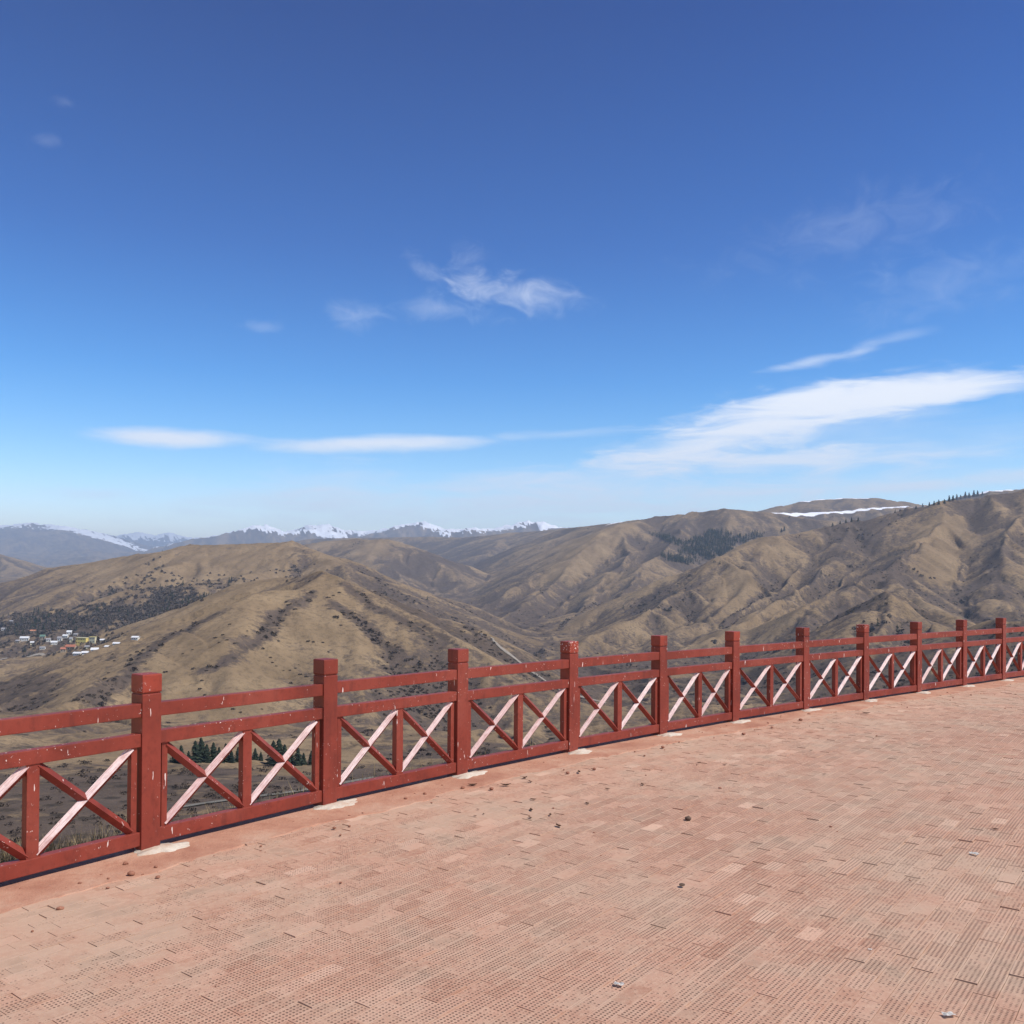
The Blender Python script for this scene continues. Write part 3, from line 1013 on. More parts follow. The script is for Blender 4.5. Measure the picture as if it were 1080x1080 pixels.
def house(px, py, wpx, hpx, wall, roof, label, rz=0.0, storeys=1, nwin=4, flat=False):
    x, y, z = hit(px, py, 900)
    k = y / F_PX
    wpx, hpx = wpx * 0.86, hpx * 0.9
    w, h = wpx * k, hpx * k
    d = max(5.0, w * 0.45)
    t = empty("house", (x, y, z - 0.3), rz)
    tag(t, label, "house", "houses in the valley village")
    X, Y, Z = Vector((1, 0, 0)), Vector((0, 1, 0)), Vector((0, 0, 1))
    O = Vector((0, 0, 0))
    hw = h * (0.95 if flat else 0.62)
    bm = bmesh.new()
    frame_box(bm, O, X, Y, Z, (-w / 2, w / 2), (-d / 2, d / 2), (-3.0, hw))
    if not flat:
        # gables
        for sx in (-w / 2 + 0.002, w / 2 - 0.002):
            bm.faces.new([bm.verts.new((sx, -d / 2 + 0.01, hw)), bm.verts.new((sx, d / 2 - 0.01, hw)), bm.verts.new((sx, 0, h))])
    link("wall", bm_mesh("wall", bm), wall, t)
    bm = bmesh.new()
    if flat:
        frame_box(bm, O, X, Y, Z, (-w / 2 - 0.4, w / 2 + 0.4), (-d / 2 - 0.4, d / 2 + 0.4), (hw + 0.01, hw + 0.45))
    else:
        e = 0.5
        for s in (-1, 1):
            a = [(-w / 2 - e, s * (d / 2 + e), hw - 0.1), (w / 2 + e, s * (d / 2 + e), hw - 0.1), (w / 2 + e, 0, h + 0.25), (-w / 2 - e, 0, h + 0.25)]
            lo = [bm.verts.new(q) for q in a]
            hi = [bm.verts.new((q[0], q[1], q[2] + 0.25)) for q in a]
            bm.faces.new(lo)
            bm.faces.new(hi)
            for i in range(4):
                bm.faces.new([lo[i], lo[(i + 1) % 4], hi[(i + 1) % 4], hi[i]])
        bmesh.ops.recalc_face_normals(bm, faces=bm.faces[:])
    link("roof", bm_mesh("roof", bm), roof, t)
    for st in range(storeys):
        for i in range(nwin):
            cx = -w / 2 + w * (i + 0.5) / nwin
            zz = hw * (st + 0.45) / storeys
            ww, wh = w / nwin * 0.22, hw / storeys * 0.22
            bm = bmesh.new()
            if st == 0 and i == nwin // 2:
                frame_box(bm, O, X, Y, Z, (cx - ww * 0.8, cx + ww * 0.8), (-d / 2 - 0.06, -d / 2 + 0.03), (0.3, zz + wh))
                link("door", bm_mesh("door", bm), M_BARK, t)
            else:
                frame_box(bm, O, X, Y, Z, (cx - ww, cx + ww), (-d / 2 - 0.05, -d / 2 + 0.03), (zz - wh, zz + wh))
                link("window", bm_mesh("window", bm), M_GLASS, t)


house(87.5, 679, 13, 7.5, M_YELL, M_CREAM, "long bright yellow two-storey house, largest in the village", -0.1, 2, 6, True)
house(99, 678, 7, 7, M_CREAM, M_YELL, "pale yellow house joined to the right end of the yellow one", -0.1, 2, 3, True)
house(74, 669, 5.5, 4.5, M_WHITE, M_WROOF, "small white house standing alone at the forest edge above the village", 0.2, 1, 2)
house(58, 680, 7, 4, M_WHITE, M_WROOF, "low white house at the near left of the white cluster", 0.35, 1, 3)
house(64, 676, 5, 5, M_WHITE, M_GYROOF, "narrow white house with a grey roof in the middle of the cluster", 0.1, 1, 2)
house(70, 673.5, 6, 4, M_WHITE, M_WROOF, "white house at the back of the cluster under the forest", 0.0, 1, 3)
house(76, 677, 3.5, 5, M_CREAM, M_GYROOF, "small cream house just left of the yellow building", 0.1, 1, 2)
house(76, 686, 13, 6, M_TAN, M_RROOF, "wide house with a dull red roof below the yellow building", -0.15, 1, 4)
house(68, 687, 6, 4.5, M_TAN, M_RROOF, "small red roofed house beside the wide red roof", 0.2, 1, 2)
house(83, 690.5, 9, 3, M_WHITE, M_WROOF, "long low white shed in front of the red roof", -0.05, 1, 4)
house(101, 690, 8, 5, M_WHITE, M_WROOF, "white house with a pale roof below the pale yellow house", 0.3, 1, 3)
house(91, 702, 7, 3.5, M_WHITE, M_WROOF, "lone white house lowest in the village on the grass", 0.3, 1, 3)
house(114, 684, 4, 2.5, M_WHITE, M_WROOF, "tiny white hut between the village and the right-hand sheds", 0.0, 1, 2)
house(124, 682.5, 7, 2.8, M_WHITE, M_WROOF, "low white shed on the bare slope right of the village", 0.1, 1, 3)
house(144, 681.5, 8, 3.2, M_WHITE, M_WROOF, "white shed furthest right, by the tree clump", -0.1, 1, 3)
house(27, 676, 10, 4.5, M_WHITE, M_WROOF, "long white house on the left side of the village", 0.15, 1, 4)
house(35, 679.5, 4, 3, M_CREAM, M_WROOF, "small pale house in front of the long left white house", 0.3, 1, 2)
house(36, 667, 7, 3, M_TAN, M_OROOF, "house with a bright orange roof up by the trees", 0.0, 1, 3)
house(46, 675, 6, 5, M_TAN, M_GROOF, "house with a dull green roof between left and middle houses", 0.1, 1, 2)
house(46, 685, 6, 2.8, M_WHITE, M_GYROOF, "low white house with a grey roof below the green one", 0.2, 1, 3)
house(5, 666, 5, 3, M_WHITE, M_GYROOF, "white house half hidden in woodland at the far left", 0.2, 1, 2)
house(13, 657, 4, 2.5, M_WHITE, M_GYROOF, "tiny white house highest in the left woodland", 0.0, 1, 2)


house(52, 677, 5, 3.5, M_WHITE, M_GYROOF, "small white house between the green roof and the white cluster", 0.3, 1, 2)
house(20, 678.5, 5, 3, M_TAN, M_GYROOF, "earth coloured house left of the long white house", 0.1, 1, 2)
house(81, 671, 5, 3, M_TAN, M_GYROOF, "brown house under the forest behind the yellow building", 0.0, 1, 2)
house(109, 677, 5, 3, M_TAN, M_WROOF, "earth coloured house right of the pale yellow house", 0.2, 1, 2)
house(93, 684, 5, 3, M_CREAM, M_GYROOF, "cream cottage between the yellow building and the low white shed", 0.2, 1, 2)
p = pick(((area(75, 680, 85, 13, 1000, 1800) > 0.1) & (TR > 1000)) * (0.4 + np.clip(nz3, 0, 1)), 330)
tag(link("village_trees", scatter_mesh("village_trees", p - [0, 0, 0.3], RNG.uniform(1.6, 3.4, len(p)), DOMES, RNG.uniform(1.0, 1.9, len(p))), M_BARE), kind='stuff')


# ------------------------------------------------------------------ plaza
def brick_material():
    m_, T, b = mat("perforated_red_brick")
    uv = T.new('ShaderNodeUVMap', uv_map="brick").outputs[0]     # metres inside one brick
    geo = T.new('ShaderNodeNewGeometry')
    pos = geo.outputs['Position']
    u, v, _ = T.xyz(uv)
    rnd = T.attr("tone").outputs['Fac']
    top = T.smooth(T.xyz(geo.outputs['Normal'])[2], 0.6, 0.8)
    n_lg = T.noise(pos, 0.55, 5, 0.6)
    n_md = T.noise(pos, 3.0, 5, 0.6)
    n_sm = T.noise(pos, 28.0, 4, 0.65)
    n_vs = T.noise(pos, 160.0, 3, 0.7)
    body = T.ramp(rnd, [(0.0, (0.400, 0.202, 0.130)), (0.35, (0.460, 0.250, 0.165)), (0.7, (0.515, 0.295, 0.200)), (1.0, (0.63, 0.395, 0.275))])
    body = T.mix(T.m('MULTIPLY', T.smooth(n_sm, 0.4, 0.7), 0.5), body, (0.60, 0.40, 0.27))
    body = T.mix(T.m('MULTIPLY', T.smooth(n_vs, 0.5, 0.72), 0.45), body, (0.27, 0.155, 0.10))
    dust = T.m('ADD', T.m('MULTIPLY', n_lg, 0.9), T.m('MULTIPLY', n_md, 0.55))
    dfac = T.smooth(dust, 0.60, 0.92, 0.0, 0.7)
    body = T.mix(dfac, body, (0.475, 0.338, 0.235))
    body = T.mix(T.m('MULTIPLY', T.smooth(n_md, 0.54, 0.72), 0.38), body, (0.28, 0.19, 0.13))
    # long arrises worn pale
    ed = T.m('MINIMUM', v, T.m('SUBTRACT', 0.090, v))
    worn = T.m('MULTIPLY', T.smooth(ed, 0.009, 0.002), T.smooth(n_md, 0.45, 0.62))
    body = T.mix(T.m('MULTIPLY', worn, 0.32), body, (0.66, 0.46, 0.33))
    # rows of core holes: a 4 x 10 grid on each 190 x 90 brick
    def cell(x, pitch, off):
        f = T.m('FRACT', T.m('DIVIDE', T.m('ADD', x, off), pitch))
        return T.m('MULTIPLY', T.m('SUBTRACT', f, 0.5), pitch)
    hu, hv = cell(u, 0.0180, -0.005), cell(v, 0.0205, -0.004)
    wob_ = T.m('MULTIPLY', T.m('SUBTRACT', n_vs, 0.5), 0.0036)
    rad = T.m('ADD', T.m('SQRT', T.m('ADD', T.m('MULTIPLY', hu, hu), T.m('MULTIPLY', hv, hv))), wob_)
    hole = T.smooth(rad, 0.0060, 0.0040)
    inside = T.m('MULTIPLY', T.m('MULTIPLY', T.m('GREATER_THAN', u, 0.006), T.m('LESS_THAN', u, 0.185)), T.m('MULTIPLY', T.m('GREATER_THAN', v, 0.005), T.m('LESS_THAN', v, 0.086)))
    # many holes are filled with dust; which ones changes from brick to brick and place to place
    cellid = T.comb(T.m('FLOOR', T.m('DIVIDE', u, 0.0180)), T.m('FLOOR', T.m('DIVIDE', v, 0.0205)), T.m('MULTIPLY', rnd, 97.0))
    wn = T.new('ShaderNodeTexWhiteNoise', noise_dimensions='3D')
    T.put(wn.inputs['Vector'], cellid)
    fill = T.m('ADD', T.m('ADD', T.m('MULTIPLY', wn.outputs['Value'], 0.38), T.m('MULTIPLY', dust, 0.75)), T.m('MULTIPLY', T.attr("choke").outputs['Fac'], 0.8))
    open_ = T.smooth(fill, 1.02, 0.72)
    hole = T.m('MULTIPLY', T.m('MULTIPLY', hole, inside), T.m('MULTIPLY', open_, top))
    col = T.mix(T.m('MULTIPLY', hole, 0.82), body, (0.110, 0.062, 0.044))
    T.put(b.inputs['Base Color'], col)
    b.inputs['Roughness'].default_value = 0.92
    b.inputs['Specular IOR Level'].default_value = 0.25
    bump = T.new('ShaderNodeBump')
    bump.inputs['Strength'].default_value = 0.8
    bump.inputs['Distance'].default_value = 0.004
    T.put(bump.inputs['Height'], T.m('ADD', T.m('MULTIPLY', hole, -1.0), T.m('ADD', T.m('MULTIPLY', n_sm, 0.5), T.m('MULTIPLY', n_vs, 0.25))))
    T.l.new(bump.outputs[0], b.inputs['Normal'])
    return m_


M_BRICK = brick_material()
M_BED = simple_mat("dusty_mortar_bed", (0.42, 0.265, 0.175), 0.95, 0.25, 6.0)
M_EDGE = None


def plaza():
    """every paving brick is a low block of its own, a little tilted, inside one mesh"""
    A = 0.655
    d = np.array([math.sin(A), math.cos(A)])
    n = np.array([math.cos(A), -math.sin(A)])
    L, Wd, gap = 0.190, 0.090, 0.0026
    gl = 0.0012
    us = np.arange(-10.0, 26.0, L + gl)
    vs = np.arange(-6.0, 14.0, Wd + gap)
    org = np.array([-2.38, 5.84])
    V, Fc, UV, tone, choke = [], [], [], [], []
    g = np.random.default_rng(5)
    uu, vv = np.meshgrid(us, vs)
    row = np.arange(len(vs))[:, None] * np.ones_like(uu)
    uu = uu + np.where(row % 2 == 1, (L + gl) / 2, 0) + g.normal(0, 0.016, (len(vs), 1))
    uu, vv = uu.ravel(), vv.ravel()
    cx = org[0] + d[0] * (uu + L / 2) + n[0] * (vv + Wd / 2)
    cy = org[1] + d[1] * (uu + L / 2) + n[1] * (vv + Wd / 2)
    sd = fence_sd(cx, cy)
    keep = (sd > 0.30) & (cy > -4) & (cx < 17)
    cx, cy, sd = cx[keep], cy[keep], sd[keep]
    N = len(cx)
    rot = g.normal(0, 0.006, N)
    hz = g.normal(0, 0.0016, N) + fbm(cx / 1.7, cy / 1.7, 2, 15) * 0.004
    hz += np.where(g.random(N) < 0.04, g.uniform(-0.004, 0.005, N), 0)
    hz = np.maximum(hz, -0.0035)
    tx, ty = g.normal(0, 0.008, N), g.normal(0, 0.012, N)
    cor = np.array([(-.5, -.5), (.5, -.5), (.5, .5), (-.5, .5)])
    lo, hi, uvs = [], [], []
    for (a, b_) in cor:
        lu, lv = a * L, b_ * Wd
        du = lu * np.cos(rot) - lv * np.sin(rot)
        dv = lu * np.sin(rot) + lv * np.cos(rot)
        x = cx + d[0] * du + n[0] * dv
        y = cy + d[1] * du + n[1] * dv
        z = hz + lu * tx + lv * ty
        bevl = 0.93, 0.86
        hi.append(np.stack([x, y, z], 1))
        lo.append(np.stack([x, y, np.full(N, -0.045)], 1))
        uvs.append((lu + L / 2, lv + Wd / 2))
    v = np.stack(hi + lo, 1).reshape(-1, 3)
    b0 = np.arange(N)[:, None] * 8
    q = np.array([(3, 2, 1, 0), (0, 1, 5, 4), (1, 2, 6, 5), (2, 3, 7, 6), (3, 0, 4, 7)])
    f = (b0[:, None, :] + q[None]).reshape(-1, 4)
    me = np_mesh("plaza", v, f)
    uvl = me.uv_layers.new(name="brick")
    uvv = np.array(uvs + uvs)
    idx = np.tile(q.ravel(), N)
    uvl.data.foreach_set('uv', uvv[idx].astype(np.float32).ravel())
    at = me.attributes.new("tone", 'FLOAT', 'POINT')
    tn = np.clip(0.45 + g.normal(0, 0.16, N) + (g.random(N) < 0.06) * 0.35, 0, 1)
    at.data.foreach_set('value', np.repeat(tn, 8).astype(np.float32))
    at = me.attributes.new("choke", 'FLOAT', 'POINT')
    ch = (1 - sstep(0.3, 2.4, sd)) * 0.5 + np.clip(g.normal(0.0, 0.16, N), -0.2, 0.6) + fbm(cx / 0.9, cy / 0.9, 3, 44) * 0.22
    at.data.foreach_set('value', np.repeat(ch, 8).astype(np.float32))
    tag(link("plaza", me, M_BRICK), kind='structure')


plaza()


def strip(name, s0, s1, d0, d1, z0, z1, m_, jag=0.0, step=0.06):
    """a low kerb-like body along the fence line between two offsets (plaza side positive)"""
    ss = np.arange(s0, s1, step)
    vs, fs = [], []
    for k, s in enumerate(ss):
        p, d, n = fence_at(s)
        j = jag * (float(fbm(np.array([s * 1.3]), np.array([0.5]), 6, 7, 0.75)[0])) if jag else 0
        za = z1 + (0.004 * float(fbm(np.array([s * 2.0]), np.array([3.5]), 3, 9)[0]) if jag else 0)
        for dd, zz in ((d0, z0), (d0, za), (d0 * 0.4 + (d1 + j) * 0.6, za + 0.002), (d1 + j - 0.012, za - 0.001), (d1 + j, za - 0.012), (d1 + j, z0)):
            q = p + n * dd
            vs.append((q.x, q.y, zz))
    for k in range(len(ss) - 1):
        for i in range(5):
            a = k * 6 + i
            fs.append((a, a + 1, a + 7, a + 6))
    return np_mesh(name, np.array(vs), np.array(fs)[:, ::-1])


def edge_material():
    m_, T, b = mat("dusty_red_edging")
    pos = T.new('ShaderNodeNewGeometry').outputs['Position']
    n1 = T.noise(pos, 2.2, 6, 0.62)
    n2 = T.noise(pos, 14.0, 5, 0.65)
    n3 = T.noise(pos, 90.0, 3, 0.7)
    c = T.ramp(n1, [(0.32, (0.36, 0.165, 0.105)), (0.5, (0.46, 0.240, 0.155)), (0.7, (0.53, 0.34, 0.235))])
    c = T.mix(T.m('MULTIPLY', T.smooth(n2, 0.5, 0.75), 0.55), c, (0.36, 0.155, 0.100))
    c = T.mix(T.m('MULTIPLY', T.smooth(n3, 0.6, 0.8), 0.4), c, (0.24, 0.13, 0.095))
    T.put(b.inputs['Base Color'], c)
    b.inputs['Roughness'].default_value = 0.95
    b.inputs['Specular IOR Level'].default_value = 0.2
    bump = T.new('ShaderNodeBump')
    bump.inputs['Strength'].default_value = 0.9
    bump.inputs['Distance'].default_value = 0.012
    T.put(bump.inputs['Height'], T.m('ADD', n2, T.m('MULTIPLY', n3, 0.4)))
    T.l.new(bump.outputs[0], b.inputs['Normal'])
    return m_


M_EDGE = edge_material()
tag(link("plaza_edging", strip("plaza_edging", -8.9, 29, -0.30, 0.38, -0.6, 0.006, M_EDGE, 0.20), M_EDGE), kind='structure')


def bed():
    ss = np.arange(-9.0, 30.0, 0.5)
    pts = [fence_at(s)[0] + fence_at(s)[2] * 0.2 for s in ss]
    bm = bmesh.new()
    vs = [bm.verts.new((q.x, q.y, -0.0075)) for q in pts]
    last = pts[-1]
    vs += [bm.verts.new((last.x + 6, last.y - 8, -0.0075)), bm.verts.new((24, -10, -0.0075)), bm.verts.new((-9, -10, -0.0075))]
    f = bm.faces.new(vs)
    bmesh.ops.triangulate(bm, faces=[f])
    bm.normal_update()
    if sum(f.normal.z for f in bm.faces) < 0:
        bmesh.ops.reverse_faces(bm, faces=bm.faces[:])
    return tag(link("plaza_bed", bm_mesh("plaza_bed", bm), M_BED), kind='structure')


bed()


# ------------------------------------------------------------------ the railing
def paint_material(name, base, pale_mix=0.0, chip=0.66):
    m_, T, b = mat(name)
    tc = T.new('ShaderNodeTexCoord')
    pos = tc.outputs['Object']
    guv = T.new('ShaderNodeUVMap', uv_map='grain').outputs[0]
    n1 = T.noise(pos, 1.6, 5, 0.6)
    n2 = T.noise(pos, 22.0, 5, 0.65)
    n3 = T.noise(T.vm('MULTIPLY', pos, (60.0, 60.0, 14.0)), 1.0, 4, 0.6)
    c0 = Vector(base)
    col = T.ramp(n1, [(0.3, c0 * 0.70), (0.5, c0), (0.72, Vector((c0.x * 1.15, c0.y * 1.5, c0.z * 1.6)))])
    col = T.mix(T.m('MULTIPLY', T.smooth(n2, 0.48, 0.75), 0.55), col, c0 * 0.55)
    grime = T.smooth(T.noise(T.vm('MULTIPLY', pos, (9.0, 9.0, 2.2)), 1.0, 5, 0.65), 0.52, 0.72)
    col = T.mix(T.m('MULTIPLY', grime, 0.45), col, (c0.x * 0.42, c0.y * 0.55, c0.z * 0.7))
    if pale_mix:
        # pale pink laid over the red, streaked along the bar
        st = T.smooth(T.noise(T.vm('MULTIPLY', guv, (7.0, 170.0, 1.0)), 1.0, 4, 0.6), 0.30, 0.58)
        col = T.mix(T.m('MULTIPLY', T.smooth(T.m('ADD', n2, T.m('MULTIPLY', n1, 0.5)), 0.55, 1.1, 1.0, 0.6), pale_mix), col, T.mix(st, (0.44, 0.24, 0.215), (0.76, 0.62, 0.58)))
    # chips down to pale primer, along some stretches only
    chips = T.m('MULTIPLY', T.smooth(T.noise(pos, 46.0, 4, 0.65), chip, chip + 0.03), T.smooth(T.noise(pos, 2.3, 2, 0.5), 0.46, 0.54))
    runs = T.m('MULTIPLY', T.smooth(T.noise(T.vm('MULTIPLY', pos, (1.0, 1.0, 0.18)), 40.0, 2, 0.5), 0.715, 0.735), 1.0)
    col = T.mix(T.m('MAXIMUM', chips, runs), col, (0.70, 0.56, 0.50))
    T.put(b.inputs['Base Color'], col)
    b.inputs['Roughness'].default_value = 0.5
    b.inputs['Specular IOR Level'].default_value = 0.3
    bump = T.new('ShaderNodeBump')
    bump.inputs['Strength'].default_value = 0.35
    bump.inputs['Distance'].default_value = 0.002
    T.put(bump.inputs['Height'], T.m('ADD', n3, T.m('MULTIPLY', n2, 0.5)))
    T.l.new(bump.outputs[0], b.inputs['Normal'])
    return m_


M_PAINT = paint_material("oxide_red_paint", (0.240, 0.043, 0.026))
M_PAINT_D = paint_material("darkened_red_paint", (0.23, 0.042, 0.028))
M_PINK = [paint_material("pale_pink_paint", (0.34, 0.085, 0.060), f_) for f_ in (1.0, 0.9, 0.75)]
M_WORN = paint_material('chipped_red_paint', (0.30, 0.050, 0.028), 0.0, 0.59)
def cement():
    m_, T, b = mat("pale_cement_mortar")
    pos = T.new('ShaderNodeNewGeometry').outputs['Position']
    n1 = T.noise(pos, 7.0, 6, 0.65)
    n2 = T.noise(pos, 60.0, 4, 0.7)
    c = T.ramp(n1, [(0.3, (0.47, 0.31, 0.215)), (0.47, (0.53, 0.44, 0.345)), (0.68, (0.62, 0.55, 0.45))])
    c = T.mix(T.m('MULTIPLY', T.smooth(n2, 0.5, 0.75), 0.5), c, (0.36, 0.29, 0.22))
    T.put(b.inputs['Base Color'], c)
    b.inputs['Roughness'].default_value = 0.95
    bump = T.new('ShaderNodeBump')
    bump.inputs['Strength'].default_value = 0.9
    bump.inputs['Distance'].default_value = 0.01
    T.put(bump.inputs['Height'], T.m('ADD', n1, T.m('MULTIPLY', n2, 0.4)))
    T.l.new(bump.outputs[0], b.inputs['Normal'])
    return m_


M_CEMENT = cement()

SP = [-3.02, -1.51, 0.0, 1.5028, 2.9911, 4.5715, 6.1294, 7.6024, 9.2674, 10.8788, 12.5161, 14.1056, 15.6641, 17.24, 18.82, 20.4]
PW, PT, PH = 0.137, 0.133, 1.15
UPV = Vector((0, 0, 1))
fence = empty("railing_fence", fence_at(0.0)[0])
tag(fence, "red painted railing with crossed braces curving along the edge of the brick plaza", "railing")
F0 = Vector(fence.location)


def post(s, k):
    p, d, n = fence_at(s)
    p = p - F0
    lean = Vector((random.gauss(0, .002), random.gauss(0, .002), 1)).normalized()
    bm = bmesh.new()
    frame_box(bm, p, d, -n, lean, (0, PW), (0, PT), (-0.12, PH - 0.128), 0.006)
    frame_box(bm, p, d, -n, lean, (0.006, PW - 0.006), (0.006, PT - 0.006), (PH - 0.1275, PH - 0.120), 0.0)
    o = link("post", bm_mesh("post", bm), M_PAINT, fence)
    bm = bmesh.new()
    frame_box(bm, p, d, -n, lean, (-0.002, PW + 0.002), (-0.002, PT + 0.002), (PH - 0.1195, PH), 0.009)
    link("post_cap", bm_mesh("post_cap", bm), M_WORN if k in (2, 5, 6, 7, 9) else M_PAINT, o)
    # irregular smear of mortar round the foot
    bm = bmesh.new()
    c = p + d * (PW / 2 + 0.05) + n * 0.03
    ring, ring2 = [], []
    rnd = random.Random(k)
    ph = [rnd.uniform(0, 6.28) for _ in range(4)]
    for i in range(40):
        a = 2 * math.pi * i / 40
        w = 1 + 0.16 * math.sin(2 * a + ph[0]) + 0.10 * math.sin(3 * a + ph[1]) + 0.07 * math.sin(5 * a + ph[2]) + 0.07 * math.sin(9 * a + ph[3]) + rnd.uniform(-.07, .07)
        q = c + d * math.cos(a) * 0.185 * w + n * math.sin(a) * 0.118 * w
        ring.append(bm.verts.new((q.x, q.y, -0.02)))
        q2 = c + (q - c) * 0.90
        ring2.append(bm.verts.new((q2.x, q2.y, 0.010 + rnd.uniform(0, .005))))
    ctr = bm.verts.new((c.x, c.y, 0.026))
    for i in range(40):
        j = (i + 1) % 40
        bm.faces.new([ring[i], ring[j], ring2[j], ring2[i]])
        bm.faces.new([ring2[i], ring2[j], ctr])
    bmesh.ops.recalc_face_normals(bm, faces=bm.faces[:])
    for f in bm.faces:
        f.smooth = True
    link("footing", bm_mesh("footing", bm), M_CEMENT, o)


def bar(bm, a, b, d, n, side, mats):
    """square bar set on its edge between two points, in the plane of the panel; faces get material slots by where they look"""
    t = (b - a).normalized()
    m_ = n.cross(t)
    if m_.z < 0:
        m_ = -m_
    h = side * 0.7071
    uvl = bm.loops.layers.uv.new('grain')
    ln_ = (b - a).length
    u0 = random.random() * 9
    ring = [n * h, m_ * h, -n * h, -m_ * h]
    va = [bm.verts.new(a + r) for r in ring]
    vb = [bm.verts.new(b + r) for r in ring]
    for i in range(4):
        j = (i + 1) % 4
        f = bm.faces.new([va[i], va[j], vb[j], vb[i]])
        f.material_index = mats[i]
        for lp, uv in zip(f.loops, ((u0, 0), (u0, side), (u0 + ln_, side), (u0 + ln_, 0))):
            lp[uvl].uv = uv
    bm.faces.new(va)
    bm.faces.new(vb)
    bmesh.ops.recalc_face_normals(bm, faces=bm.faces[:])


def bay(s0, s1):
    p0, d0, n0 = fence_at(s0)
    p1, d1, n1 = fence_at(s1)
    a = p0 + d0 * PW - F0
    b = p1 - F0
    L = (b - a).length
    d = (b - a).normalized()
    n = Vector((d.y, -d.x, 0))
    j = lambda: random.gauss(0, 0.003)

    def box(name, x, y, z, bev=0.005, m_=M_PAINT, parent=fence):
        bm = bmesh.new()
        frame_box(bm, a, d, -n, UPV, x, y, z, bev)
        return link(name, bm_mesh(name, bm), m_, parent)
    y0, y1 = 0.012, 0.082
    e = j()
    box("top_rail", (-0.01, L + 0.01), (y0, y1), (0.872 + e, 0.962 + e))
    e = j()
    box("middle_rail", (-0.01, L + 0.01), (y0 + .001, y1), (0.682 + e, 0.768 + e))
    e = j() * 0.6
    box("bottom_rail", (-0.01, L + 0.01), (y0 + .001, y1 + .001), (0.040 + e, 0.130 + e))
    zb, zt = 0.125, 0.69
    g, sw, mw = 0.018, 0.042, 0.075
    box("stile", (g, g + sw), (0.026, 0.070), (zb, zt), 0.003)
    box("stile", (L - g - sw, L - g), (0.026, 0.070), (zb, zt), 0.003)
    box("mullion", (L / 2 - mw / 2, L / 2 + mw / 2), (0.020, 0.076), (zb, zt), 0.004)
    yc = -0.047
    for xa, xb in ((g + sw - 0.012, L / 2 - mw / 2 + 0.012), (L / 2 + mw / 2 - 0.012, L - g - sw + 0.012)):
        q = lambda x, z: a + d * x + n * yc + UPV * z
        for up in (True, False):
            bm = bmesh.new()
            z0, z1 = (zb + 0.02, zt - 0.02) if up else (zt - 0.02, zb + 0.02)
            # slot order: front-upper, back-upper, back-lower, front-lower
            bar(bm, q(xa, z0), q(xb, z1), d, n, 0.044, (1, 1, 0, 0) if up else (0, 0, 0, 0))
            o = link("brace", bm_mesh("brace", bm), [M_PAINT if up else M_PAINT_D, random.choice(M_PINK)], fence)
            if up:
                o['label'] = "brace rising to the right, pale pink on its upper face"


for k, s in enumerate(SP):
    post(s, k)
for s0, s1 in zip(SP[:-1], SP[1:]):
    bay(s0, s1)


# ------------------------------------------------------------------ litter on the paving
M_STONE = simple_mat("brown_stone", (0.13, 0.085, 0.06), 0.9, 0.3, 30.0)
M_PALE = simple_mat("white_scrap_paper", (0.78, 0.77, 0.72), 0.85, 0.05, 20.0)
M_LEAF = simple_mat("dry_brown_leaf", (0.12, 0.065, 0.04), 0.9, 0.3, 40.0)
M_STRAW = simple_mat("bleached_straw", (0.66, 0.56, 0.38), 0.85, 0.15, 20.0)
M_CHIP = simple_mat("brick_crumb", (0.30, 0.135, 0.085), 0.95, 0.25, 40.0)


def on_plaza(px, py):
    Z = CAM_H * F_PX / (py - HORIZ - ROLL * (px - 540))
    return Vector(((px - 540) / F_PX * Z, Z, 0.006))


def stone_mesh(seed, flat):
    bm = bmesh.new()
    bmesh.ops.create_icosphere(bm, subdivisions=2, radius=1.0)
    rnd = random.Random(seed)
    o = Vector((rnd.uniform(0, 50), rnd.uniform(0, 50), 0))
    from mathutils import noise as mn
    for v in bm.verts:
        v.co *= 1 + 0.35 * mn.noise(v.co * 1.3 + o)
        v.co.z = v.co.z * flat + flat * 0.75
    for f in bm.faces:
        f.smooth = seed % 2 == 0
    return bm_mesh("stone", bm)


def leaf_mesh(seed):
    bm = bmesh.new()
    rnd = random.Random(seed)
    n = 7
    up, lo = [], []
    for i in range(n + 1):
        t = i / n
        w = 0.42 * math.sin(math.pi * t) ** 0.8 + 0.02
        c = 0.35 * (t - 0.5) ** 2 * 4
        row = [bm.verts.new((2 * t - 1, -w, 0.1 + c + 0.35 * w)), bm.verts.new((2 * t - 1, 0, 0.1 + c)), bm.verts.new((2 * t - 1, w, 0.1 + c + 0.5 * w))]
        up.append(row)
    for i in range(n):
        for k in (0, 1):
            bm.faces.new([up[i][k], up[i][k + 1], up[i + 1][k + 1], up[i + 1][k]])
    bmesh.ops.solidify(bm, geom=bm.faces[:], thickness=0.05)
    return bm_mesh("dry_leaf", bm)


def scrap_mesh(seed):
    bm = bmesh.new()
    rnd = random.Random(seed)
    g_ = [[bm.verts.new((i / 2 - 1 + rnd.uniform(-.15, .15), (j / 2 - 1) * 0.6 + rnd.uniform(-.12, .12), rnd.uniform(0.05, 0.42))) for j in range(5)] for i in range(5)]
    for i in range(4):
        for j in range(4):
            bm.faces.new([g_[i][j], g_[i + 1][j], g_[i + 1][j + 1], g_[i][j + 1]])
    bmesh.ops.solidify(bm, geom=bm.faces[:], thickness=0.04)
    return bm_mesh("paper_scrap", bm)


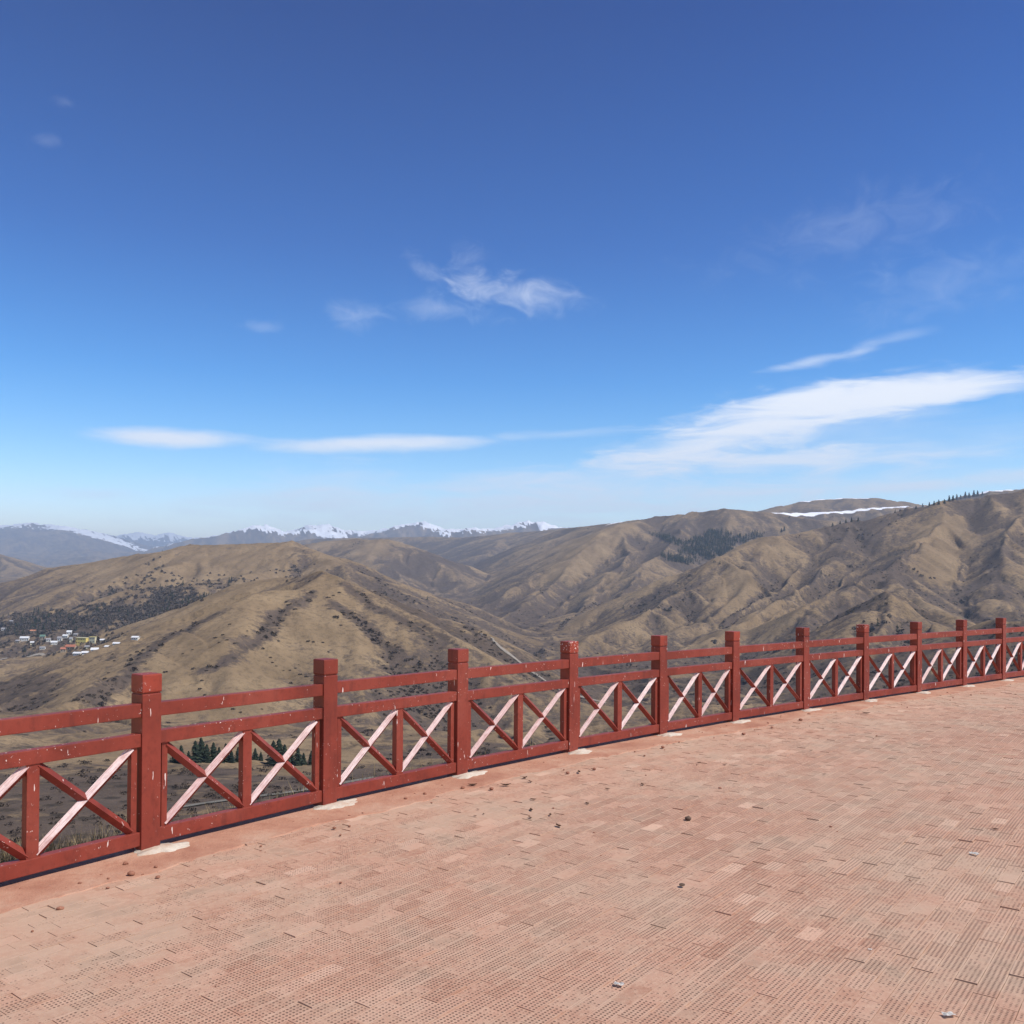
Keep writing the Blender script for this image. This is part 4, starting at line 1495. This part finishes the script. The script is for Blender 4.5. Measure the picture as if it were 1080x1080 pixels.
def stalk_mesh(seed):
    bm = bmesh.new()
    rnd = random.Random(seed)
    prev = None
    for i in range(9):
        t = i / 8
        c = Vector((2 * t - 1, 0.12 * math.sin(3 * t + seed), 0.03 + 0.05 * math.sin(math.pi * t)))
        ring = [bm.verts.new(c + Vector((0, 0.014 * math.cos(a), 0.014 * math.sin(a)))) for a in (0, 1.257, 2.513, 3.77, 5.027)]
        if prev:
            for k in range(5):
                bm.faces.new([prev[k], prev[(k + 1) % 5], ring[(k + 1) % 5], ring[k]])
        prev = ring
    bmesh.ops.recalc_face_normals(bm, faces=bm.faces[:])
    return bm_mesh("straw_stalk", bm)


def grit():
    n = 480
    s_ = RNG.uniform(-4, 18, n)
    d_ = np.abs(RNG.normal(0, 0.35, n)) + 0.05
    d_ = np.where(RNG.random(n) < 0.25, RNG.uniform(0.3, 4.5, n), d_)
    x = np.interp(s_, FS, FX) + np.cos(np.interp(s_, FS, FH)) * d_
    y = np.interp(s_, FS, FY) - np.sin(np.interp(s_, FS, FH)) * d_
    me = stone_mesh(21, 0.5)
    v0 = np.array([v.co[:] for v in me.vertices])
    f0 = np.array([p_.vertices[:] for p_ in me.polygons])
    sc = RNG.exponential(0.0032, n) + 0.002
    a = RNG.uniform(0, 6.28, n)
    ca, sa = np.cos(a)[:, None], np.sin(a)[:, None]
    X = (v0[None, :, 0] * ca - v0[None, :, 1] * sa * 0.7) * sc[:, None] + x[:, None]
    Y = (v0[None, :, 0] * sa + v0[None, :, 1] * ca * 0.7) * sc[:, None] + y[:, None]
    Z = v0[None, :, 2] * sc[:, None] + 0.003
    v = np.stack([X, Y, Z], -1).reshape(-1, 3)
    f = (f0[None] + (np.arange(n) * len(v0))[:, None, None]).reshape(-1, 3)
    tag(link("grit", np_mesh("grit", v, f), M_CHIP), kind='stuff')


grit()


def litter(name, me, m_, px, py, size_px, label, cat, group=None, rz=None):
    p = on_plaza(px, py)
    o = link(name, me, m_)
    o.location = p
    s = size_px * math.hypot(p.y, 0) / F_PX / 2
    o.scale = (s, s, s)
    o.rotation_euler = (0, 0, random.uniform(0, 6.28) if rz is None else rz)
    return tag(o, label, cat, group)


litter("stone", stone_mesh(2, 0.7), M_STONE, 727, 865, 7, "round brown stone alone in the middle of the paving", "stone")
litter("stone", stone_mesh(3, 0.5), M_STONE, 721, 934, 6, "flat brown stone in front of the round brown stone", "stone")
litter("paper_scrap", scrap_mesh(1), M_PALE, 655, 1038, 10, "crumpled white paper scrap nearest to the viewer", "paper")
litter("paper_scrap", scrap_mesh(2), M_PALE, 1028, 901, 9, "white paper scrap on the right side of the paving", "paper")
litter("paper_scrap", scrap_mesh(3), M_PALE, 1002, 1070, 12, "long white paper scrap at the lower right corner", "paper")
litter("paper_scrap", scrap_mesh(4), M_PALE, 919, 1001, 4, "tiny white paper scrap among the perforated bricks", "paper")
litter("straw_stalk", stalk_mesh(1), M_STRAW, 1060, 797, 26, "long pale straw stalk lying at the right edge", "straw", None, 0.05)
litter("straw_stalk", stalk_mesh(2), M_STRAW, 964, 812, 22, "pale straw stalk lying left of the long one", "straw", None, -0.02)
litter("straw_stalk", stalk_mesh(3), M_STRAW, 1076, 780, 10, "short pale straw piece by the right edge", "straw", None, 0.2)
leaf_me = [leaf_mesh(s) for s in (1, 2, 3)]
for k, (px, py, w) in enumerate(((564, 844, 6), (562, 855, 6), (561, 863, 5), (582, 860, 5), (591, 872, 8), (506, 854, 3), (503, 861, 3), (512, 859, 3), (642, 833, 5), (679, 828, 5), (621, 848, 5), (738, 805, 4), (765, 807, 5),
                                 (856, 792, 3), (1050, 875, 5), (612, 815, 6), (627, 812, 5), (555, 821, 6), (561, 825, 5), (870, 817, 3), (1001, 837, 3), (914, 753, 7), (535, 829, 9), (500, 829, 8))):
    me = leaf_me[k % 3] if k < 3 else leaf_me[k % 3].copy()
    me.materials.clear()
    litter("dry_leaf", me, M_LEAF, px, py, w * 1.3, "small curled dry leaf lying on the brick paving", "leaf", "dry leaves on the paving")
crumbs = [stone_mesh(k, 0.6) for k in (11, 12, 13, 14)]
for k, (px, py, w) in enumerate(((136, 912, 6), (142, 923, 8), (88, 932, 4), (118, 927, 3), (450, 838, 4), (430, 843, 4), (490, 832, 5), (520, 833, 5), (628, 812, 4), (785, 775, 4), (700, 789, 4), (600, 816, 4), (815, 768, 3), (845, 760, 4),
                                 (170, 926, 5), (168, 915, 4), (371, 872, 3), (355, 874, 4))):
    me = crumbs[k % 4].copy()
    me.materials.clear()
    litter("brick_crumb", me, M_CHIP, px, py, w, "broken red brick crumb beside the plaza edging", "rubble", "brick crumbs along the edging")
